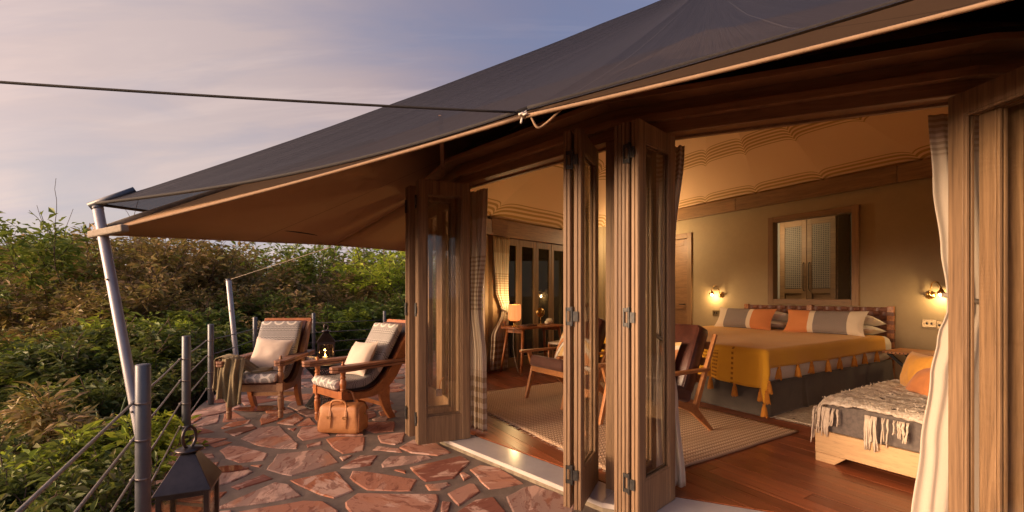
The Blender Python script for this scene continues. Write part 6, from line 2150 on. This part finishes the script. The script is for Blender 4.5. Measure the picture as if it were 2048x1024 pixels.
for x, y, s_, lb in ((0.27, 0.05, 0.042, 'small rounded white stone ornament on the desk'), (0.36, 0.02, 0.062, 'larger rounded white stone ornament on the desk')):
    m = MB()
    m.grid(16, 10, lambda u, v: (s_ * (1 + 0.18 * mnoise.noise((math.cos(u * 6.283) * 1.3 + x * 9, math.sin(u * 6.283) * 1.3, v * 3))) * math.sin(v * math.pi) * math.cos(u * 6.2832), s_ * math.sin(v * math.pi) * math.sin(u * 6.2832), s_ * 0.88 * (1 - math.cos(v * math.pi))))
    o = m.build('stone_ornament', 'white_ceramic', smooth=True); o.location = dk(x, y, DZ_ + 0.001)
    tag(o, lb, 'ornament')
tag(MB().obox(dk(-0.18, 0.04, DZ_ + 0.014), (*(DX * 0.12), 0), (*(DN * 0.08), 0), (0, 0, 0.012)).build('book', 'book_cover', bevel=0.002), 'closed dark book lying on the desk beside the lamp', 'book')
def desk_chair():
    p = dk(0.28, 0.42, ZF)
    t = thing('desk_chair', 'pale timber desk chair with woven cord seat', 'chair', (p.x, p.y, ZF), DROT + R(8))
    for sx in (-1, 1):
        MB().tube([(sx * 0.21, 0.19, 0), (sx * 0.20, 0.18, 0.44)], [0.014, 0.019], 10).build('leg', 'danish_wood', t, smooth=True)
        MB().tube(catmull([Vector((sx * 0.21, -0.22, 0)), Vector((sx * 0.20, -0.19, 0.42)), Vector((sx * 0.20, -0.21, 0.62)), Vector((sx * 0.205, -0.27, 0.80))], 6), [0.014] * 6 + [0.020] * 7 + [0.017] * 6, 10).build('leg', 'danish_wood', t, smooth=True)
    MB().box(-0.215, 0.215, -0.20, 0.20, 0.425, 0.462).build('seat', 'fringe_cloth', t, bevel=0.012)
    for z, y in ((0.58, -0.205), (0.67, -0.225), (0.76, -0.255)):
        MB().obox((0, y, z), (0.19, 0, 0), (0, 0.009, 0), (0, -0.004, 0.022)).build('back_slat', 'danish_wood', t, bevel=0.004)
desk_chair()

# ------------------------------------------------------------------ curtains
def curtain(label, p0, p1, prof, npl, amp, mat, zt=2.20, zb=0.075, cloth=1.4, tie=None, seed=0, group='tied curtains'):
    """gathered curtain on the line p0-p1; prof = (height, start, end) along that line as fractions"""
    d = (p1 - p0); L = d.length; d = d / L; n = Vector((-d.y, d.x))
    prof = sorted(prof)
    def span(z):
        if z <= prof[0][0]: return prof[0][1:]
        for a, b in zip(prof, prof[1:]):
            if z <= b[0]:
                k = (z - a[0]) / (b[0] - a[0]); k = k * k * (3 - 2 * k)
                return (lerp(a[1], b[1], k), lerp(a[2], b[2], k))
        return prof[-1][1:]
    m = MB()
    def fn(u, v):
        z = lerp(zb, zt, v)
        s0, s1 = span(z)
        uu = u + 0.012 * math.sin(v * 9 + u * 20 + seed)
        x = lerp(s0, s1, uu) * L
        w = (s1 - s0) * L
        am = amp * (0.7 + 0.5 * min(1.0, 0.25 / max(w, 0.05)))
        ph = u * npl + 0.35 * math.sin(u * 7.1 + seed) + 0.25 * mnoise.noise((u * 3, v * 1.4, seed))
        dep = 0.55 + 0.9 * abs(mnoise.noise((u * 4.3 + seed, v * 0.8, seed * 2.0)))
        y = am * dep * math.sin(ph * 2 * math.pi) + am * 0.3 * math.sin(u * npl * 3.3 * math.pi + v * 2 + seed)
        q_ = p0 + d * x + n * y
        return (q_.x, q_.y, z)
    m.grid(npl * 12, 48, fn, lambda u, v: (u * cloth, lerp(zb, zt, v)))
    o = m.build('curtain', mat, smooth=True, solid=0.003)
    tag(o, label, 'curtain', group)
    if tie:
        s0, s1 = span(tie)
        c0_, c1_ = p0 + d * s0 * L, p0 + d * s1 * L
        tm = MB(); cm = (c0_ + c1_) / 2; hw_ = (s1 - s0) * L / 2 + 0.012
        ring = [Vector((*(cm + d * hw_ * math.cos(a) + n * (amp * 1.5 + 0.01) * math.sin(a)), tie - 0.05 * math.cos(a))) for a in [2 * math.pi * k / 24 for k in range(25)]]
        tm.tube(ring, 0.012, 6)
        tm.build('tieback', 'tan_strap', o, smooth=True)
    return o
fd = (FB - FA).normalized(); fn_ = Vector((-fd.y, fd.x))
# by the left door bank
k0 = FA + fn_ * 0.10
curtain('brown check and stripe curtain beside the left bank of folded doors', k0 + fd * (-0.16), k0 + fd * 0.36,
        [(0.07, 0.25, 0.62), (0.7, 0.25, 0.62), (1.2, 0.14, 0.50), (1.7, 0.12, 0.62), (2.2, 0.10, 0.68)], 5, 0.02, 'curtain_cloth', tie=None, seed=1)
# far curtain by the desk window
wn = Vector((dd.y, -dd.x))
k1 = W0 + wn * 0.12
curtain('gold check curtain tied back by the desk window', k1 + dd * (-0.10), k1 + dd * 0.50,
        [(0.07, -0.02, 0.62), (0.6, 0.05, 0.62), (1.0, 0.42, 0.66), (1.35, 0.20, 0.62), (2.2, 0.10, 0.66)], 6, 0.022, 'curtain_cloth', tie=1.0, seed=3)
# right curtain
sd_ = (FC - FB).normalized(); sn_ = Vector((-sd_.y, sd_.x))
k2 = FC + sn_ * 0.11
ks0, ks1 = k2 - sd_ * 0.42, k2 + sd_ * 0.16
def frac(px):
    k = (px - 1024) / F; e = ks1 - ks0
    return (k * ks0.y - ks0.x) / (e.x - k * e.y)
curtain('plain white curtain billowing beside the right bank of doors', ks0, ks1,
        [(z_, frac(px), 1.30) for z_, px in ((0.07, 1822), (0.5, 1838), (0.85, 1856), (1.05, 1872), (1.2, 1893), (1.3, 1892), (1.5, 1882), (1.85, 1864), (2.2, 1853))],
        6, 0.009, 'curtain_plain', tie=1.22, seed=5)
# curtain seen through the middle doors
k3 = FB + sn_ * 0.12
curtain('white curtain gathered behind the middle stack of folded doors', k3 + sd_ * 0.06, k3 + sd_ * 0.46,
        [(0.07, 0.2, 0.85), (0.6, 0.2, 0.75), (1.0, 0.35, 0.62), (1.6, 0.2, 0.7), (2.2, 0.1, 0.85)], 5, 0.018, 'curtain_plain', tie=1.0, seed=7)

# ------------------------------------------------------------------ vegetation
def branch_tube(m, pts, r0, r1, n=5):
    k = len(pts)
    m.tube(pts, [lerp(r0, r1, i / (k - 1)) for i in range(k)], n, False)

def make_shrub(seed, h, spread, stems, splits, levels, leaves_per, leaf_l, leaf_w, droop=0.25, up=0.55, stem_r=0.028, flat=0.0):
    """returns (wood mesh, leaf mesh) for one shrub: forked stems and leaves along the outer twigs"""
    r_ = random.Random(seed)
    wood_ = MB()
    tw = []
    def grow(p, d, L, r, lev):
        pts = [p]
        q_ = p.copy(); dd_ = d.copy()
        nseg = 4
        for k in range(nseg):
            dd_ = (dd_ + Vector((r_.gauss(0, 0.16), r_.gauss(0, 0.16), r_.gauss(0, 0.10) + 0.05 * (1 if lev < levels else -droop)))).normalized()
            q_ = q_ + dd_ * (L / nseg)
            pts.append(q_.copy())
        branch_tube(wood_, pts, r, r * 0.62, 5 if lev < 2 else 4)
        if lev >= levels - 1:
            tw.append(pts)
        if lev < levels:
            for k in range(splits):
                b = pts[-1] if k == 0 else pts[r_.choice((2, 3, 4))]
                a = dd_.orthogonal().normalized()
                a.rotate(Matrix.Rotation(r_.random() * 6.283, 3, dd_))
                nd = (dd_ * r_.uniform(0.6, 1.0) + a * r_.uniform(0.45, 0.95) + Vector((0, 0, 0.12 - flat))).normalized()
                grow(b.copy(), nd, L * r_.uniform(0.62, 0.86), r * 0.60, lev + 1)
    for k in range(stems):
        a = 2 * math.pi * (k + r_.random() * 0.6) / stems
        tilt = r_.uniform(0.25, 1.0) * spread
        d = Vector((math.cos(a) * tilt, math.sin(a) * tilt, up + 0.5)).normalized()
        grow(Vector((math.cos(a) * 0.06, math.sin(a) * 0.06, 0)), d, h * r_.uniform(0.30, 0.42), stem_r * r_.uniform(0.7, 1.1), 0)
    # leaves
    nl = len(tw) * leaves_per
    V = np.empty((nl * 4, 3), dtype=np.float32)
    rs = np.random.RandomState(seed)
    i = 0
    for pts in tw:
        for k in range(leaves_per):
            t = rs.rand() ** 0.7 * (len(pts) - 1.001)
            j = int(t); p = pts[j].lerp(pts[j + 1], t - j)
            d = (pts[j + 1] - pts[j]).normalized()
            az = rs.rand() * 6.283
            dirv = Vector((math.cos(az), math.sin(az), rs.uniform(-0.8, 0.45))) * 0.9 + d * 0.6
            dirv.normalize()
            sidev = dirv.cross(Vector((rs.normal() * 0.5, rs.normal() * 0.5, 1))).normalized()
            nrm = sidev.cross(dirv)
            q0 = rs.rand(); L = leaf_l * (0.45 + 0.95 * q0 * q0 + 0.2 * rs.rand()); W = leaf_w * (0.55 + 0.75 * q0 * q0)
            p = p + dirv * rs.uniform(0.0, leaf_l * 0.9)
            V[i] = p; V[i + 1] = p + dirv * L * 0.45 + sidev * W * 0.5 + nrm * L * 0.10; V[i + 2] = p + dirv * L - nrm * L * 0.12; V[i + 3] = p + dirv * L * 0.45 - sidev * W * 0.5 + nrm * L * 0.10
            i += 4
    cap = np.percentile(V[:, 2], 99.0)
    keep = V[0::4, 2] < cap
    V = V.reshape(-1, 4, 3)[keep].reshape(-1, 3); nl = len(V) // 4
    me = bpy.data.meshes.new('foliage')
    me.from_pydata(V.tolist(), [], np.arange(nl * 4).reshape(-1, 4).tolist())
    me.materials.append(MAT['leaf_green'])
    zs = V[:, 2].max()
    wm = wood_.mesh('branches'); wm.materials.append(MAT['bark'])
    rad = float(np.percentile(np.hypot(V[:, 0], V[:, 1]), 92))
    return wm, me, float(np.percentile(V[:, 2], 99.7)), rad

PROTO = {
    'tree': [make_shrub(11 + i, 3.0, 0.75, 7, 3, 3, 26, 0.115, 0.060) for i in range(3)],
    'bush': [make_shrub(31 + i, 1.9, 1.0, 8, 3, 3, 24, 0.105, 0.058) for i in range(3)],
    'low': [make_shrub(51 + i, 0.95, 1.4, 8, 3, 2, 34, 0.07, 0.034, droop=0.5, stem_r=0.014) for i in range(3)],
    'droop': [make_shrub(71, 1.3, 0.6, 5, 3, 2, 34, 0.13, 0.034, droop=1.3, stem_r=0.014)],
}
NSH = 0
def shrub(kind, px, Y, top_py, leafm, label, name='shrub', cat='shrub', group=None, wide=1.0, trunk_part='branches'):
    global NSH
    NSH += 1
    wm, me, h, rad = PROTO[kind][NSH % len(PROTO[kind])]
    x = (px - 1024) / F * Y
    gz = ground_z(x, Y) - 0.05
    top = H - (top_py - YH) / F * Y
    s = (top - gz) / h
    t = thing(name, label, cat, (x, Y, gz), NSH * 2.399, group)
    t.scale = (s * wide, s * wide, s)
    for m_, nm, mt in ((wm, trunk_part, 'bark'), (me, 'foliage', leafm)):
        o = bpy.data.objects.new(nm, m_); col.objects.link(o); o.parent = t
        o.material_slots[0].link = 'OBJECT'; o.material_slots[0].material = MAT[mt]
    return t

TG = 'trees beyond the railing'
trees = [
 ('tree', -30, 10.2, 478, 'leaf_olive', 'olive-brown tree cut by the left edge of the picture', 1.0),
 ('tree', 60, 9.6, 474, 'leaf_olive', 'tallest olive tree at far left against the sky', 1.0),
 ('tree', 135, 9.0, 458, 'leaf_green', 'green-topped tree left of the long leaning pole', 1.0),
 ('tree', 205, 9.8, 482, 'leaf_rust', 'rusty brown tree behind the long leaning pole', 1.0),
 ('tree', 292, 9.2, 470, 'leaf_olive', 'slender tree with open twigs just right of the long leaning pole', 0.8),
 ('tree', 350, 10.4, 492, 'leaf_rust', 'brownish tree between the two leaning poles', 1.0),
 ('tree', 392, 9.4, 462, 'leaf_olive', 'tree whose pointed top almost touches the canopy edge', 0.9),
 ('tree', 450, 10.2, 500, 'leaf_rust', 'rusty leafed tree above the shorter leaning pole', 1.0),
 ('tree', 535, 13.0, 474, 'leaf_green', 'fresh green tree under the canopy edge, right of the shorter pole', 0.8),
 ('tree', 600, 14.0, 520, 'leaf_lime', 'lime green tree crown lit by the evening sun', 1.0),
 ('tree', 790, 14.0, 490, 'leaf_lime', 'bright lime tree close beside the left door bank', 1.0),
 ('tree', 730, 13.0, 560, 'leaf_olive', 'olive tree in front of the bare thorn tree', 1.1),
 ('tree', 500, 11.5, 560, 'leaf_olive', 'olive tree behind the shawl chair', 1.1),
 ('tree', 640, 12.4, 572, 'leaf_olive', 'olive tree behind the small lantern', 1.1),
 ('tree', 90, 11.5, 468, 'leaf_green', 'green tree crown peeping above the left thicket', 1.1),
 ('tree', 330, 11.6, 494, 'leaf_olive', 'olive tree filling the gap right of the long leaning pole', 1.1),
 ('tree', 690, 14.5, 555, 'leaf_green', 'green tree at the foot of the bare thorn tree', 1.1),
 ('tree', 10, 12.5, 468, 'leaf_olive', 'olive tree crown behind the front row at the far left', 1.2),
 ('tree', 180, 12.2, 474, 'leaf_olive', 'olive tree crown behind the long leaning pole top', 1.2),
 ('tree', 260, 12.8, 484, 'leaf_green', 'green crown showing between the slender tree and the pole', 1.2),
 ('tree', 430, 12.5, 484, 'leaf_olive', 'olive tree crown right of the pointed tree', 1.2),
 ('tree', 580, 16.5, 490, 'leaf_green', 'distant green tree below the canopy edge, left of the thorn tree', 1.2),
 ('tree', 650, 18.0, 508, 'leaf_olive', 'distant olive tree behind the thorn tree', 1.3),
 ('tree', 745, 18.0, 503, 'leaf_green', 'distant green tree right of the thorn tree', 1.3),
 ('tree', 830, 16.0, 490, 'leaf_lime', 'lime green tree partly hidden by the left door bank', 1.2),
 ('tree', 20, 7.6, 560, 'leaf_olive', 'bushy olive tree low at the far left', 1.1),
 ('tree', 120, 7.4, 575, 'leaf_rust', 'bronze leafed tree midway up the left thicket', 1.1),
 ('tree', 240, 7.8, 565, 'leaf_olive', 'bushy olive tree crossing the long leaning pole', 1.1),
 ('tree', 370, 8.2, 570, 'leaf_olive', 'bushy olive tree above the second railing post', 1.1),
 ('tree', 440, 8.9, 585, 'leaf_green', 'green bushy tree behind the third railing post', 1.0),
]
for k_, px, Y, tp, lm, lb, wd in trees:
    shrub(k_, px, Y, tp, lm, lb, 'tree', 'tree', TG, wd, 'trunk')
BG = 'shrubs in front of the trees'
bushes = [
 ('bush', 20, 5.6, 690, 'leaf_dark', 'mid-green shrub low at the left edge'),
 ('bush', 95, 5.9, 672, 'leaf_lime', 'bright yellow-green shrub lit by the sun at the left'),
 ('bush', 175, 6.2, 655, 'leaf_dark', 'leafy green shrub left of the long leaning pole'),
 ('bush', 262, 6.0, 650, 'leaf_dark', 'green shrub behind the foot of the long leaning pole'),
 ('bush', 318, 6.9, 625, 'leaf_lime', 'lime green shrub behind the second railing post'),
 ('bush', 385, 7.4, 622, 'leaf_green', 'green shrub between second and third railing posts'),
 ('bush', 345, 5.6, 720, 'leaf_dark', 'dark green shrub at the terrace edge by the second post'),
 ('bush', 445, 7.6, 650, 'leaf_dark', 'dark shrub behind the shawl chair, left of its back'),
 ('bush', 540, 9.6, 610, 'leaf_olive', 'olive shrub behind the back of the shawl chair'),
 ('bush', 605, 10.4, 620, 'leaf_green', 'green shrub behind the railing post beside the small lantern'),
 ('bush', 668, 10.8, 612, 'leaf_lime', 'bright shrub behind the small lantern'),
 ('bush', 735, 11.4, 605, 'leaf_green', 'green shrub behind the chair by the bag'),
 ('bush', 800, 11.8, 590, 'leaf_green', 'green shrub touching the left door bank in view'),
 ('bush', 570, 9.2, 690, 'leaf_green', 'low green shrub seen under the cables near the shawl chair'),
 ('bush', 700, 10.2, 665, 'leaf_green', 'low green shrub seen under the cables near the small lantern'),
 ('bush', 780, 10.8, 650, 'leaf_green', 'low green shrub seen under the cables near the door bank'),
]
for k_, px, Y, tp, lm, lb in bushes:
    shrub(k_, px, Y, tp, lm, lb, group=BG, wide=1.15)
LG = 'low shrubs beside the railing'
lows = [
 ('droop', 95, 3.7, 775, 'leaf_rust', 'small drooping shrub with reddish young leaves at lower left'),
 ('low', 30, 3.6, 850, 'leaf_dark', 'low leafy shrub at the left edge under the drooping shrub'),
 ('low', 190, 3.5, 850, 'leaf_dark', 'low leafy shrub left of the nearest railing post'),
 ('low', 232, 3.4, 842, 'leaf_lime', 'low sunlit shrub touching the nearest railing post'),
 ('low', 110, 3.0, 905, 'leaf_dark', 'low leafy shrub crossed by the upper cable at lower left'),
 ('low', 20, 2.7, 930, 'leaf_dark', 'low leafy shrub in the bottom left corner'),
 ('low', 170, 2.7, 945, 'leaf_dark', 'low leafy shrub below the cables at bottom left'),
 ('low', 60, 2.3, 990, 'leaf_dark', 'low leafy shrub along the bottom edge at left'),
 ('low', 312, 4.6, 850, 'leaf_dark', 'low shrub between the nearest two railing posts'),
 ('low', 60, 4.6, 770, 'leaf_dark', 'low green shrub behind the drooping shrub'),
 ('low', 170, 4.8, 755, 'leaf_dark', 'low green shrub behind the agave, left side'),
]
for k_, px, Y, tp, lm, lb in lows:
    shrub(k_, px, Y, tp, lm, lb, group=LG, wide=0.95)

def agave(px, Y, h, n, label, seed):
    r_ = random.Random(seed)
    x = (px - 1024) / F * Y
    t = thing('agave', label, 'agave', (x, Y, ground_z(x, Y) - 0.03), 0, 'agave plants')
    for k in range(n):
        az = k * 2.399 + r_.uniform(-0.2, 0.2)
        el = R(lerp(80, 22, (k / n) ** 0.9))
        L = h * r_.uniform(0.85, 1.1)
        W = L * 0.11
        d = Vector((math.cos(az) * math.cos(el), math.sin(az) * math.cos(el), math.sin(el)))
        s_ = Vector((-math.sin(az), math.cos(az), 0)); up_ = s_.cross(d) * -1
        m = MB(); vs = []
        sec = [(0.0, 0.6), (0.2, 0.8), (0.45, 1.0), (0.7, 0.75), (0.9, 0.3), (1.0, 0.02)]
        for q_, w_ in sec:
            c = d * (L * q_) + Vector((0, 0, -0.14 * L * q_ * q_ * math.cos(el)))
            vs += [c - s_ * W * w_ / 2 + up_ * 0.012 * w_, c - up_ * 0.012 * w_, c + s_ * W * w_ / 2 + up_ * 0.012 * w_]
        fs = []
        for j in range(len(sec) - 1):
            for q_ in range(2):
                fs.append((j * 3 + q_, j * 3 + q_ + 1, j * 3 + 4 + q_, j * 3 + 3 + q_))
        m.add(vs, fs).build('blade', 'agave_leaf', t, smooth=True, solid=0.008)
agave(222, 4.5, 0.72, 22, 'large spiky agave beside the foot of the long leaning pole', 2)
agave(415, 6.9, 0.85, 18, 'spiky agave behind the second railing post', 5)
agave(655, 9.9, 0.95, 18, 'spiky agave behind the small lantern', 9)

def thorn_tree():
    x = (690 - 1024) / F * 16.0; Y = 16.0
    gz = ground_z(x, Y)
    t = thing('thorn_tree', 'bare flat-topped thorn tree with tangled twigs below the canopy edge', 'tree', (x, Y, gz))
    wm, me, h, rad = make_shrub(91, 3.2, 0.8, 5, 3, 4, 2, 0.07, 0.02, flat=0.22, stem_r=0.07)
    s = (H - (492 - YH) / F * Y - gz) / h
    for m_, nm in ((wm, 'trunk'), (me, 'foliage')):
        o = bpy.data.objects.new(nm, m_); col.objects.link(o); o.parent = t; o.scale = (s * 1.25, s * 1.25, s)
        if nm == 'foliage':
            o.material_slots[0].link = 'OBJECT'; o.material_slots[0].material = MAT['leaf_olive']
thorn_tree()

def grass():
    r_ = np.random.RandomState(5)
    V = []; Fc = []
    n = 0
    tries = 0
    while n < 7000 and tries < 60000:
        tries += 1
        i = r_.randint(0, len(OUT) - 8)
        a, b = OUT[i], OUT[i + 1]
        d = (b - a).normalized(); nn = Vector((-d.y, d.x))
        p = a.lerp(b, r_.rand()) + nn * (0.02 + 1.1 * r_.rand() ** 1.3)
        z = ground_z(p.x, p.y) - 0.01
        h = r_.uniform(0.08, 0.24); az = r_.rand() * 6.283; w = 0.005
        q_ = (p.x + math.cos(az) * h * 0.5, p.y + math.sin(az) * h * 0.5, z + h)
        m_ = (p.x + math.cos(az) * h * 0.15, p.y + math.sin(az) * h * 0.15, z + h * 0.6)
        sx, sy = -math.sin(az) * w, math.cos(az) * w
        V += [(p.x - sx, p.y - sy, z), (p.x + sx, p.y + sy, z), (m_[0] + sx * 0.8, m_[1] + sy * 0.8, m_[2]), (m_[0] - sx * 0.8, m_[1] - sy * 0.8, m_[2]), q_]
        k = n * 5
        Fc += [(k, k + 1, k + 2, k + 3), (k + 3, k + 2, k + 4)]
        n += 1
    me = bpy.data.meshes.new('grass'); me.from_pydata(V, [], Fc); me.materials.append(MAT['grass_blade'])
    o = bpy.data.objects.new('grass', me); col.objects.link(o)
    tag(o, 'uncut green grass growing along the terrace edge', 'grass', kind='stuff')
grass()
